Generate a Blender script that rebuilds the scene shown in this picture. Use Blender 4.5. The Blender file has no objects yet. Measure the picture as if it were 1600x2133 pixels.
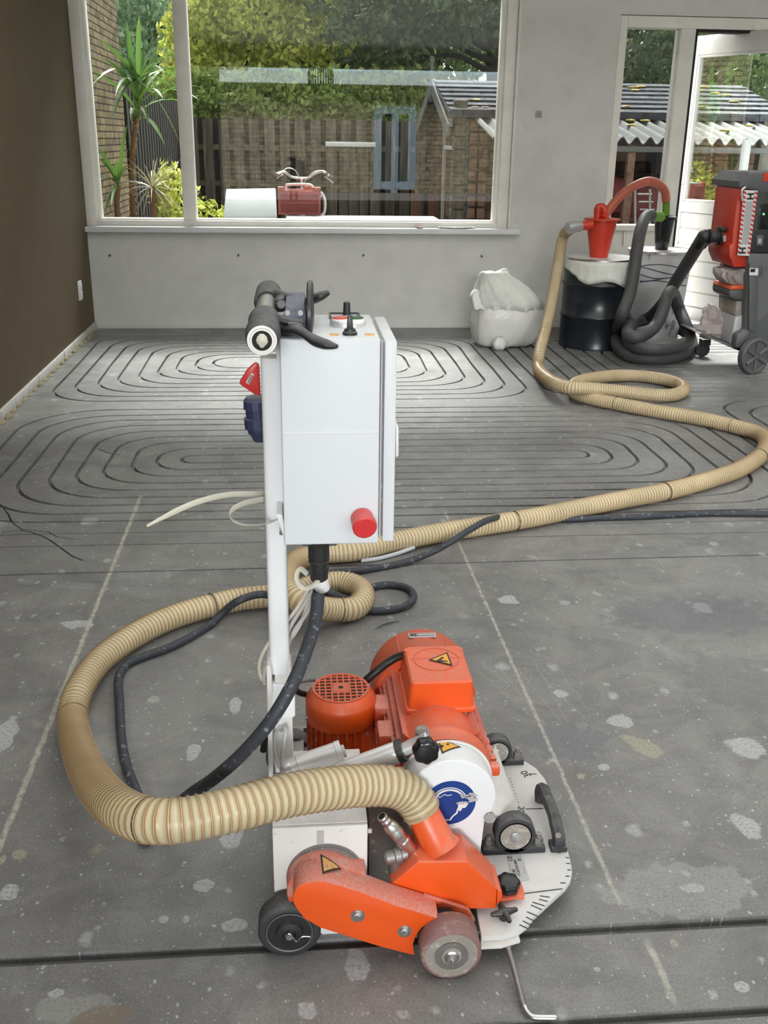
import bpy, bmesh, math, random
from mathutils import Vector, Matrix, noise, geometry
import numpy as np
R_ = math.radians
S = bpy.context.scene
COL = S.collection

# ------------------------------------------------------------------ camera, world, light
CAM_H, FPX = 1.35, 2080.0
PITCH, YAW, ROLL = R_(20.5), R_(5.15), R_(0.8)
fw = Vector((math.sin(YAW)*math.cos(PITCH), math.cos(YAW)*math.cos(PITCH), -math.sin(PITCH)))
rt0 = Vector((math.cos(YAW), -math.sin(YAW), 0)); dn0 = fw.cross(rt0)
rt = rt0*math.cos(ROLL)-dn0*math.sin(ROLL); dn = dn0*math.cos(ROLL)+rt0*math.sin(ROLL)
CAM = Vector((0, 0, CAM_H))
cd = bpy.data.cameras.new('camera'); cam = bpy.data.objects.new('camera', cd); COL.objects.link(cam)
cd.sensor_fit = 'VERTICAL'; cd.sensor_height = 36; cd.lens = 36*FPX/2133; cd.clip_start = .02; cd.clip_end = 200
m3 = Matrix((rt, -dn, -fw)).transposed()
cam.matrix_world = Matrix.Translation(CAM) @ m3.to_4x4()
S.camera = cam
S.view_settings.view_transform = 'Standard'; S.view_settings.look = 'None'
S.view_settings.gamma = 1; S.view_settings.use_curve_mapping = False
S.view_settings.exposure = 0.0
S.cycles.use_denoising = True
S.cycles.max_bounces = 8; S.cycles.transparent_max_bounces = 16
S.cycles.sample_clamp_indirect = 6

W = bpy.data.worlds.new('sky'); S.world = W; W.use_nodes = True
bg = W.node_tree.nodes['Background']
bg.inputs[0].default_value = (.90, .95, 1, 1); bg.inputs[1].default_value = 3.0

def sun(name, elev, azim, strength, angle, col=(1, 1, 1)):
    """azim: compass direction the light comes FROM, degrees from +Y towards +X"""
    l = bpy.data.lights.new(name, 'SUN'); l.energy = strength; l.angle = R_(angle); l.color = col
    o = bpy.data.objects.new(name, l); COL.objects.link(o)
    d = Vector((math.sin(R_(azim))*math.cos(R_(elev)), math.cos(R_(azim))*math.cos(R_(elev)), math.sin(R_(elev))))
    o.rotation_euler = d.to_track_quat('Z', 'Y').to_euler(); o.location = d*30
    return o
sun('cloudy_sun_garden', 50, 3, 45, 30, (1, .99, .97))
def area(name, loc, size, aim, power, col=(1, 1, 1)):
    l = bpy.data.lights.new(name, 'AREA'); l.shape = 'RECTANGLE'; l.size, l.size_y = size; l.energy = power; l.color = col
    o = bpy.data.objects.new(name, l); COL.objects.link(o); o.location = loc
    o.rotation_euler = (Vector(loc)-Vector(aim)).to_track_quat('Z', 'Y').to_euler()
    return o
sun('street_daylight_fill', 14, 184, 1.75, 13, (1, 1, 1))  # second sun, added for the daylight entering by the front window
area('room_fill_light', (1.4, 2.6, 2.1), (5, 6), (1.4, 2.6, 3), 250)  # added fill aimed at the ceiling, stands in for general room light

# ------------------------------------------------------------------ helpers
def ray(px, py):
    return fw + rt*((px-800)/FPX) + dn*((py-1066.5)/FPX)
def PY(px, py, y): d = ray(px, py); return CAM + d*(y/d.y)
def PZ(px, py, z=0.0): d = ray(px, py); return CAM + d*((z-CAM_H)/d.z)
def PD(px, py, zc): return CAM + ray(px, py)*zc
def QY(y, pts): return [PY(a, b, y) for a, b in pts]
def QZ(z, pts): return [PZ(a, b, z) for a, b in pts]

class MB:
    def __init__(s): s.bm = bmesh.new()
    def box(s, c, size, rot=None):
        m = Matrix.Translation(c)
        if rot is not None: m = m @ (rot.to_4x4() if hasattr(rot, 'to_4x4') else rot)
        m = m @ Matrix.Diagonal((size[0], size[1], size[2], 1))
        bmesh.ops.create_cube(s.bm, size=1, matrix=m); return s
    def bx(s, x0, x1, y0, y1, z0, z1):
        return s.box(((x0+x1)/2, (y0+y1)/2, (z0+z1)/2), (abs(x1-x0), abs(y1-y0), abs(z1-z0)))
    def lathe(s, p0, axis, prof, n=32, cap=True):
        a = Vector(axis).normalized(); u = a.orthogonal().normalized(); v = a.cross(u); p0 = Vector(p0)
        rings = []
        for h, r in prof:
            rings.append([s.bm.verts.new(p0+a*h+(u*math.cos(t)+v*math.sin(t))*r) for t in [2*math.pi*k/n for k in range(n)]])
        for i in range(len(rings)-1):
            A, B = rings[i], rings[i+1]
            for k in range(n): s.bm.faces.new((A[k], A[(k+1) % n], B[(k+1) % n], B[k]))
        if cap:
            if prof[0][1] > 1e-5: s.bm.faces.new(rings[0][::-1])
            if prof[-1][1] > 1e-5: s.bm.faces.new(rings[-1])
        return s
    def cyl(s, p0, p1, r0, r1=None, n=24):
        p0, p1 = Vector(p0), Vector(p1); L = (p1-p0).length
        return s.lathe(p0, p1-p0, [(0, r0), (L, r0 if r1 is None else r1)], n)
    def tube(s, pts, r, n=12, cap=True, radii=None, flat=1.0, up=None):
        pts = [Vector(p) for p in pts]; rings = []; N = len(pts)
        t = (pts[1]-pts[0]).normalized()
        u = (t.cross(up).normalized() if up is not None else t.orthogonal().normalized())
        for i in range(N):
            t2 = (pts[min(i+1, N-1)]-pts[max(i-1, 0)]).normalized()
            q = t.rotation_difference(t2); u = q @ u; t = t2
            u = (u-t*u.dot(t)).normalized(); v = t.cross(u); rr = radii[i] if radii else r
            rings.append([s.bm.verts.new(pts[i]+(u*math.cos(2*math.pi*k/n)+v*(flat*math.sin(2*math.pi*k/n)))*rr) for k in range(n)])
        for i in range(N-1):
            A, B = rings[i], rings[i+1]
            for k in range(n): s.bm.faces.new((A[k], A[(k+1) % n], B[(k+1) % n], B[k]))
        if cap: s.bm.faces.new(rings[0][::-1]); s.bm.faces.new(rings[-1])
        return s
    def prism(s, pts, vec):
        vec = Vector(vec); A = [s.bm.verts.new(Vector(p)) for p in pts]; B = [s.bm.verts.new(Vector(p)+vec) for p in pts]
        n = len(pts); s.bm.faces.new(A); s.bm.faces.new(B[::-1])
        for k in range(n): s.bm.faces.new((A[k], B[k], B[(k+1) % n], A[(k+1) % n]))
        return s
    def loft(s, loops, cap=True):
        V = [[s.bm.verts.new(Vector(p)) for p in L] for L in loops]; n = len(V[0])
        for i in range(len(V)-1):
            for k in range(n): s.bm.faces.new((V[i][k], V[i][(k+1) % n], V[i+1][(k+1) % n], V[i+1][k]))
        if cap: s.bm.faces.new(V[0][::-1]); s.bm.faces.new(V[-1])
        return s
    def ball(s, c, r, n=24, jit=0, freq=3.0, seed=0):
        if not hasattr(r, '__len__'): r = (r, r, r)
        res = bmesh.ops.create_uvsphere(s.bm, u_segments=n, v_segments=n//2+2, radius=1)
        for v in res['verts']:
            k = 1+jit*noise.noise(v.co*freq+Vector((seed, seed*1.7, 0))) if jit else 1
            v.co = Vector((v.co.x*r[0]*k, v.co.y*r[1]*k, v.co.z*r[2]*k))+Vector(c)
        return s
    def face(s, pts): s.bm.faces.new([s.bm.verts.new(Vector(p)) for p in pts]); return s
    def build(s, name, mat, parent=None, bevel=0, seg=2, smooth=38, normals=True):
        bm = s.bm
        if normals: bmesh.ops.recalc_face_normals(bm, faces=bm.faces)
        if bevel:
            es = [e for e in bm.edges if len(e.link_faces) == 2 and e.calc_face_angle(0) > R_(50)]
            if es: bmesh.ops.bevel(bm, geom=es, offset=bevel, segments=seg, profile=.5, affect='EDGES', clamp_overlap=True)
        if smooth:
            for f in bm.faces: f.smooth = True
            for e in bm.edges:
                if len(e.link_faces) == 2 and e.calc_face_angle(0) > R_(smooth): e.smooth = False
        me = bpy.data.meshes.new(name); bm.to_mesh(me); bm.free()
        if mat: me.materials.append(mat)
        o = bpy.data.objects.new(name, me); COL.objects.link(o)
        if parent: attach(o, parent)
        return o
def attach(o, parent):
    o.parent = parent
    if parent.parent is None: o.matrix_parent_inverse = Matrix.Translation(-parent.location)
def thing(name, label, cat, loc=(0, 0, 0), group=None):
    o = bpy.data.objects.new(name, None); COL.objects.link(o); o.location = loc; o.empty_display_size = .05
    return tag(o, label, cat, group)
def tag(o, label=None, cat=None, group=None, kind=None):
    if label: o['label'] = label
    if cat: o['category'] = cat
    if group: o['group'] = group
    if kind: o['kind'] = kind
    return o
def struct(o): o['kind'] = 'structure'; return o

def spl(P, step=.01, closed=False):
    P = [Vector(p) for p in P]; out = []
    n = len(P)
    for i in range(n-1 if not closed else n):
        p0 = P[i-1] if (i > 0 or closed) else P[0]*2-P[1]
        p1 = P[i]; p2 = P[(i+1) % n]
        p3 = P[(i+2) % n] if (i+2 < n or closed) else P[n-1]*2-P[n-2]
        K = max(2, int((p2-p1).length/step*1.5)+1)
        # centripetal-ish: plain Catmull-Rom
        for k in range(K):
            t = k/K
            out.append(.5*((2*p1)+(p2-p0)*t+(2*p0-5*p1+4*p2-p3)*t*t+(3*p1-3*p2+p3-p0)*t**3))
    if not closed: out.append(P[-1])
    # resample evenly
    res = [out[0]]; acc = 0; prev = out[0]
    for q in out[1:]:
        d = (q-prev).length
        while acc+d >= step and d > 1e-9:
            f = (step-acc)/d; prev = prev.lerp(q, f); res.append(prev.copy()); d = (q-prev).length; acc = 0
        acc += d; prev = q
    if (res[-1]-out[-1]).length > step*.3: res.append(out[-1])
    return res

def text(name, s, loc, xdir, ydir, size, mat, parent, ext=.0002, bold=0.0, align='CENTER'):
    c = bpy.data.curves.new(name, 'FONT'); c.body = s; c.size = size; c.extrude = ext; c.offset = bold; c.resolution_u = 2
    c.align_x = align; c.align_y = 'CENTER'; c.resolution_u = 3
    tmp = bpy.data.objects.new('tmp', c); COL.objects.link(tmp); bpy.context.view_layer.update()
    me = bpy.data.meshes.new_from_object(tmp.evaluated_get(bpy.context.evaluated_depsgraph_get())); bpy.data.objects.remove(tmp); bpy.data.curves.remove(c)
    me.materials.clear(); me.materials.append(mat)
    o = bpy.data.objects.new(name, me); COL.objects.link(o)
    x = Vector(xdir).normalized(); z = x.cross(Vector(ydir)).normalized(); y = z.cross(x)
    w = Matrix.Translation(loc) @ Matrix((x, y, z)).transposed().to_4x4()
    attach(o, parent); o.matrix_basis = w
    return o

# ------------------------------------------------------------------ materials
def nodes(name):
    m = bpy.data.materials.new(name); m.use_nodes = True; nt = m.node_tree
    return m, nt, nt.nodes['Principled BSDF']
def N(nt, typ, **kw):
    n = nt.nodes.new(typ)
    for k, v in kw.items():
        if k.startswith('i'):
            key = k[1:]; n.inputs[int(key) if key.isdigit() else key.replace('_', ' ')].default_value = v
        else: setattr(n, k, v)
    return n
def ramp(nt, src, stops):
    r = nt.nodes.new('ShaderNodeValToRGB'); nt.links.new(src, r.inputs[0]); e = r.color_ramp.elements
    while len(e) < len(stops): e.new(.5)
    for k, (p, c) in enumerate(stops):
        e[k].position = p; e[k].color = (*c, 1) if hasattr(c, '__len__') else (c, c, c, 1)
    return r
def mix(nt, fac, a, b, mode='MIX'):
    m = nt.nodes.new('ShaderNodeMix'); m.data_type = 'RGBA'; m.blend_type = mode
    for sock, v in ((m.inputs[0], fac), (m.inputs[6], a), (m.inputs[7], b)):
        if hasattr(v, 'links') or hasattr(v, 'is_linked'): nt.links.new(v, sock)
        elif hasattr(v, '__len__'): sock.default_value = (*v[:3], 1)
        else: sock.default_value = v
    return m.outputs[2]
def L(v): # srgb 0-255 -> linear
    return tuple(((c/255+.055)/1.055)**2.4 if c > 10 else c/255/12.92 for c in v)
def paint(name, col, rough=.45, metal=0, wear=None, wear_amt=.0, wear_scale=30, dust=None, dust_amt=0, dust_scale=40, bump=0, bscale=200, var=.06, spec=.5, coat=0):
    """painted or plastic surface: base colour, chipped wear of another colour, dust lying on faces that look up"""
    m, nt, b = nodes(name)
    tc = N(nt, 'ShaderNodeTexCoord'); co = tc.outputs['Object']
    n0 = N(nt, 'ShaderNodeTexNoise', iScale=6.0, iDetail=5.0); nt.links.new(co, n0.inputs['Vector'])
    c = ramp(nt, n0.outputs['Fac'], [(.3, tuple(x*(1-var) for x in col)), (.7, tuple(min(1, x*(1+var)) for x in col))]).outputs[0]
    if wear is not None:
        n1 = N(nt, 'ShaderNodeTexNoise', iScale=wear_scale, iDetail=8.0, iRoughness=.7); nt.links.new(co, n1.inputs['Vector'])
        f = ramp(nt, n1.outputs['Fac'], [(.60-wear_amt, 0.0), (.66-wear_amt, 1.0)])
        c = mix(nt, f.outputs[0], c, wear)
    if dust is not None:
        g = N(nt, 'ShaderNodeNewGeometry'); sx = N(nt, 'ShaderNodeSeparateXYZ'); nt.links.new(g.outputs['Normal'], sx.inputs[0])
        up = ramp(nt, sx.outputs['Z'], [(.10, .03), (.75, 1.0)])
        n2 = N(nt, 'ShaderNodeTexNoise', iScale=dust_scale, iDetail=7.0, iRoughness=.7); nt.links.new(co, n2.inputs['Vector'])
        f2 = ramp(nt, n2.outputs['Fac'], [(.35, .25), (.65, 1.0)])
        f3 = mix(nt, 1.0, up.outputs[0], f2.outputs[0], 'MULTIPLY')
        f4 = mix(nt, 1.0, f3, (dust_amt,)*3, 'MULTIPLY')
        c = mix(nt, f4, c, dust)
    nt.links.new(c, b.inputs['Base Color'])
    b.inputs['Roughness'].default_value = rough; b.inputs['Metallic'].default_value = metal
    b.inputs['Specular IOR Level'].default_value = spec; b.inputs['Coat Weight'].default_value = coat
    if bump:
        n3 = N(nt, 'ShaderNodeTexNoise', iScale=bscale, iDetail=4.0); nt.links.new(co, n3.inputs['Vector'])
        bp = N(nt, 'ShaderNodeBump', iStrength=bump, iDistance=.002); nt.links.new(n3.outputs['Fac'], bp.inputs['Height']); nt.links.new(bp.outputs[0], b.inputs['Normal'])
    return m

M = {}
M['wall'] = paint('wall_paint', (.64, .64, .615), .8, wear=(.615, .61, .59), wear_amt=.0, wear_scale=3, bump=.15, bscale=60)
M['wall_brown'] = paint('brown_wall_paint', (.110, .080, .040), .75, bump=.2, bscale=50, var=.05)
M['ceiling'] = paint('ceiling_paint', (.55, .55, .53), .9)
M['trim'] = paint('window_trim_paint', (.80, .78, .72), .4)
M['sill'] = paint('sill_stone', (.72, .73, .75), .35)
M['board'] = paint('baseboard_paint', (.60, .59, .56), .6, wear=(.3, .27, .2), wear_amt=.02, wear_scale=12)
M['white'] = paint('white_powder_coat', (.80, .82, .85), .38, wear=(.30, .25, .20), wear_amt=-.105, wear_scale=55, dust=(.60, .57, .53), dust_amt=.45, var=.02)
M['white_worn'] = paint('worn_white_paint', (.72, .71, .69), .5, wear=(.36, .33, .29), wear_amt=-.03, wear_scale=60, dust=(.5, .46, .42), dust_amt=.55)
M['plate'] = paint('dusty_white_plate', (.66, .66, .65), .5, wear=(.40, .38, .36), wear_amt=-.08, wear_scale=40, dust=(.50, .48, .46), dust_amt=.4)
M['box_white'] = paint('grey_white_enclosure', (.70, .74, .78), .4, dust=(.50, .49, .46), dust_amt=.5, var=.02)
M['orange'] = paint('orange_paint', (.80, .095, .008), .36, wear=(.72, .22, .12), wear_amt=-.06, wear_scale=35, dust=(.58, .24, .18), dust_amt=.65, dust_scale=90, var=.05)
M['orange_dusty'] = paint('dusty_orange_paint', (.66, .09, .02), .6, wear=(.56, .24, .18), wear_amt=.05, wear_scale=26, dust=(.66, .38, .34), dust_amt=.8, dust_scale=220)
M['fan_orange'] = paint('fan_cover_orange', (.62, .085, .02), .5, wear=(.5, .13, .08), wear_amt=.03, wear_scale=20, dust=(.46, .14, .09), dust_amt=.8)
M['black'] = paint('black_plastic', (.02, .02, .022), .38, dust=(.25, .25, .25), dust_amt=.25)
M['gloss_black'] = paint('glossy_black_knob', (.008, .008, .009), .15)
M['rubber'] = paint('black_rubber', (.03, .032, .035), .75, wear=(.22, .22, .22), wear_amt=-.02, wear_scale=50, dust=(.25, .25, .25), dust_amt=.5)
M['cable'] = paint('dusty_black_cable', (.035, .04, .05), .6, wear=(.20, .21, .23), wear_amt=.02, wear_scale=55)
M['steel'] = paint('bright_steel', (.62, .62, .62), .3, 1, wear=(.3, .29, .28), wear_amt=-.02, wear_scale=60)
M['alu'] = paint('scuffed_aluminium', (.74, .74, .74), .36, .5, wear=(.22, .22, .22), wear_amt=-.09, wear_scale=28, var=.04)
M['darksteel'] = paint('dull_steel', (.28, .27, .26), .5, .7, wear=(.5, .48, .45), wear_amt=.02, wear_scale=60)
M['dark'] = paint('dark_gap', (.012, .012, .012), .8)
M['red'] = paint('red_plastic', (.62, .035, .035), .35, dust=(.7, .35, .32), dust_amt=.3)
M['green'] = paint('green_plastic', (.02, .10, .03), .4)
M['blue'] = paint('sticker_blue', (.006, .048, .24), .35, var=.02)
M['navy'] = paint('navy_plastic', (.03, .04, .10), .45, dust=(.3, .3, .33), dust_amt=.4)
M['grey'] = paint('grey_plastic', (.10, .105, .11), .5, dust=(.3, .3, .29), dust_amt=.5)
M['lightgrey'] = paint('light_grey_plastic', (.45, .46, .47), .35)
M['yellow'] = paint('warning_yellow', (.80, .38, .04), .45, var=.03)
M['wornyellow'] = paint('worn_warning_yellow', (.75, .40, .12), .6, wear=(.35, .28, .22), wear_amt=.07, wear_scale=120)
M['ink'] = paint('black_ink', (.01, .01, .01), .5)
M['stickerwhite'] = paint('sticker_white', (.78, .78, .78), .4)
M['sticker'] = paint('type_plate', (.50, .50, .50), .4)
M['nylon'] = paint('nylon_tie', (.62, .60, .50), .4)
M['dustwheel'] = paint('pink_dusted_rubber', (.25, .14, .13), .85, wear=(.36, .24, .22), wear_amt=.08, wear_scale=40, bump=.5, bscale=300)
M['wheelface'] = paint('dusty_wheel_face', (.30, .27, .24), .7, wear=(.45, .42, .38), wear_amt=.06, wear_scale=70)
M['drum'] = paint('black_drum_paint', (.010, .014, .020), .28, dust=(.12, .12, .12), dust_amt=.3)
M['drum_white'] = paint('worn_white_drum', (.60, .61, .61), .4, wear=(.18, .20, .22), wear_amt=.02, wear_scale=7)
M['redplastic'] = paint('cyclone_red', (.60, .045, .02), .35)
M['redhose'] = paint('red_hose', (.42, .08, .05), .45)
M['greytube'] = paint('grey_hose', (.055, .055, .058), .6, dust=(.14, .14, .14), dust_amt=.5)
M['tape'] = paint('silver_tape', (.5, .5, .5), .35, .5)
M['greentape'] = paint('green_tape', (.12, .28, .02), .5)
M['wood'] = paint('shed_wood', (.20, .11, .07), .8, wear=(.11, .06, .04), wear_amt=.08, wear_scale=14)
M['shedblue'] = paint('shed_door_paint', (.10, .125, .16), .6)
M['corr'] = paint('corrugated_sheet', (.125, .125, .122), .9, spec=.1, wear=(.20, .19, .15), wear_amt=.0, wear_scale=3)
M['bark'] = paint('tree_bark', (.022, .018, .013), .9)
M['crate'] = paint('faded_red_crate', (.42, .10, .09), .55)
M['foam'] = paint('white_foam', (.48, .50, .51), .8, spec=.1)
M['doorwhite'] = paint('white_door_paint', (.56, .56, .55), .5)
M['paper'] = paint('paper', (.75, .75, .76), .7)
M['ground'] = paint('garden_ground', (.10, .09, .075), .9, wear=(.06, .07, .03), wear_amt=.1, wear_scale=2)
M['brass'] = paint('wicker', (.16, .10, .05), .8)

def glass(name, refl, tint=(1, 1, 1), spots=False):
    m, nt, b = nodes(name); nt.nodes.remove(b)
    out = nt.nodes['Material Output']
    tr = N(nt, 'ShaderNodeBsdfTransparent'); tr.inputs[0].default_value = (*tint, 1)
    gl = N(nt, 'ShaderNodeBsdfGlossy', iRoughness=0.0); mx = N(nt, 'ShaderNodeMixShader')
    fr = N(nt, 'ShaderNodeFresnel', iIOR=1.45); mm = N(nt, 'ShaderNodeMath', operation='MULTIPLY_ADD'); mm.inputs[1].default_value = .62; mm.inputs[2].default_value = refl
    mm.use_clamp = True
    nt.links.new(fr.outputs[0], mm.inputs[0]); nt.links.new(mm.outputs[0], mx.inputs[0])
    nt.links.new(tr.outputs[0], mx.inputs[1]); nt.links.new(gl.outputs[0], mx.inputs[2]); nt.links.new(mx.outputs[0], out.inputs[0])
    return m
M['glass'] = glass('window_glass', .012, (.58, .59, .58))
M['doorglass'] = glass('door_glass', .02, (.9, .92, .9))

def foil(name, col, alpha=.75, rough=.35):
    m, nt, b = nodes(name)
    tc = N(nt, 'ShaderNodeTexCoord'); n0 = N(nt, 'ShaderNodeTexNoise', iScale=9.0, iDetail=6.0); nt.links.new(tc.outputs['Object'], n0.inputs[0])
    c = ramp(nt, n0.outputs[0], [(.3, tuple(x*.9 for x in col)), (.7, col)])
    nt.links.new(c.outputs[0], b.inputs['Base Color']); b.inputs['Roughness'].default_value = rough
    b.inputs['Alpha'].default_value = alpha
    b.inputs['Subsurface Weight'].default_value = 0
    bp = N(nt, 'ShaderNodeBump', iStrength=.25, iDistance=.02); n1 = N(nt, 'ShaderNodeTexNoise', iScale=9.0, iDetail=3.0, iDistortion=2.0)
    nt.links.new(tc.outputs['Object'], n1.inputs[0]); nt.links.new(n1.outputs[0], bp.inputs['Height']); nt.links.new(bp.outputs[0], b.inputs['Normal'])
    return m
M['bag'] = foil('white_plastic_bag', (.74, .74, .71), 1.0)
M['bagclear'] = foil('milky_plastic_bag', (.84, .85, .80), .9)
M['bagpink'] = foil('cloudy_plastic_bag', (.55, .48, .46), .8)

def leafmat(name, c0, c1, trans=.35):
    m, nt, b = nodes(name)
    g = N(nt, 'ShaderNodeNewGeometry'); r = ramp(nt, g.outputs['Random Per Island'], [(0, c0), (1, c1)])
    nt.links.new(r.outputs[0], b.inputs['Base Color']); b.inputs['Roughness'].default_value = .5
    tl = N(nt, 'ShaderNodeBsdfTranslucent'); nt.links.new(r.outputs[0], tl.inputs[0])
    mx = N(nt, 'ShaderNodeMixShader', i0=trans); nt.links.new(b.outputs[0], mx.inputs[1]); nt.links.new(tl.outputs[0], mx.inputs[2])
    nt.links.new(mx.outputs[0], nt.nodes['Material Output'].inputs[0])
    return m
M['leaf_bright'] = leafmat('bright_leaves', (.20, .27, .03), (.62, .62, .15), .5)
M['leaf_mid'] = leafmat('mid_leaves', (.09, .15, .03), (.30, .36, .10))
M['leaf_dark'] = leafmat('dark_leaves', (.025, .05, .018), (.11, .16, .05), .3)
M['leaf_blue'] = leafmat('bluish_leaves', (.12, .22, .12), (.36, .48, .28))
M['yucca'] = leafmat('yucca_leaves', (.07, .15, .03), (.16, .30, .06), .3)
M['drygrass'] = leafmat('pale_spiky_leaves', (.28, .22, .12), (.45, .45, .30), .2)
M['litter'] = paint('yellow_leaf_litter', (.35, .26, .03), .8)

def brickmat(name, c1, c2, mortar, scale=1.0, axis='YZ', bw=.21, bh=.055):
    m, nt, b = nodes(name)
    tc = N(nt, 'ShaderNodeTexCoord'); sp = N(nt, 'ShaderNodeSeparateXYZ'); nt.links.new(tc.outputs['Object'], sp.inputs[0])
    cb = N(nt, 'ShaderNodeCombineXYZ'); nt.links.new(sp.outputs[axis[0]], cb.inputs[0]); nt.links.new(sp.outputs[axis[1]], cb.inputs[1])
    br = N(nt, 'ShaderNodeTexBrick', iScale=1.0, iMortar_Size=.006, iBrick_Width=bw, iRow_Height=bh, iMortar_Smooth=.2)
    br.inputs['Color1'].default_value = (*c1, 1); br.inputs['Color2'].default_value = (*c2, 1); br.inputs['Mortar'].default_value = (*mortar, 1)
    nt.links.new(cb.outputs[0], br.inputs['Vector'])
    n0 = N(nt, 'ShaderNodeTexNoise', iScale=9.0, iDetail=8.0); nt.links.new(tc.outputs['Object'], n0.inputs[0])
    d = ramp(nt, n0.outputs[0], [(.35, .55), (.6, 1.1)])
    nt.links.new(mix(nt, 1.0, br.outputs[0], d.outputs[0], 'MULTIPLY'), b.inputs['Base Color'])
    b.inputs['Roughness'].default_value = .9; b.inputs['Specular IOR Level'].default_value = .08
    bp = N(nt, 'ShaderNodeBump', iStrength=.8, iDistance=.01); bp.invert = True; nt.links.new(br.outputs['Fac'], bp.inputs['Height']); nt.links.new(bp.outputs[0], b.inputs['Normal'])
    return m
M['brick'] = brickmat('yellow_brick', (.34, .27, .16), (.24, .19, .12), (.07, .06, .05))
M['brick_far'] = brickmat('street_brick', (.27, .24, .16), (.20, .18, .12), (.04, .04, .04), axis='XZ', bh=.12, bw=.4)
M['roofslate'] = brickmat('roof_slate', (.075, .078, .088), (.05, .053, .06), (.02, .02, .023), axis='XY', bw=.35, bh=.14)
M['log'] = brickmat('log_boards', (.17, .10, .065), (.13, .075, .05), (.025, .02, .015), axis='XZ', bw=9, bh=.14)
M['logY'] = brickmat('log_boards_side', (.17, .10, .065), (.13, .075, .05), (.025, .02, .015), axis='YZ', bw=9, bh=.14)

def woodgrey(name, c0, c1, c2):
    m, nt, b = nodes(name); tc = N(nt, 'ShaderNodeTexCoord'); mp = N(nt, 'ShaderNodeMapping'); mp.inputs['Scale'].default_value = (9, 9, .9)
    nt.links.new(tc.outputs['Object'], mp.inputs[0]); n0 = N(nt, 'ShaderNodeTexNoise', iScale=2.0, iDetail=8.0, iRoughness=.65); nt.links.new(mp.outputs[0], n0.inputs[0])
    r = ramp(nt, n0.outputs[0], [(.3, c0), (.5, c1), (.72, c2)]); nt.links.new(r.outputs[0], b.inputs['Base Color']); b.inputs['Roughness'].default_value = .9
    return m
M['fence'] = woodgrey('weathered_fence', (.045, .036, .026), (.105, .087, .063), (.21, .175, .135))
M['fence_back'] = woodgrey('fence_wood_shaded', (.008, .007, .005), (.018, .015, .011), (.04, .033, .024))  # darker copy of the fence wood, shade of the back boards put into colour
M['fence_red'] = woodgrey('red_fence', (.07, .03, .015), (.14, .06, .03), (.22, .10, .05))

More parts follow.
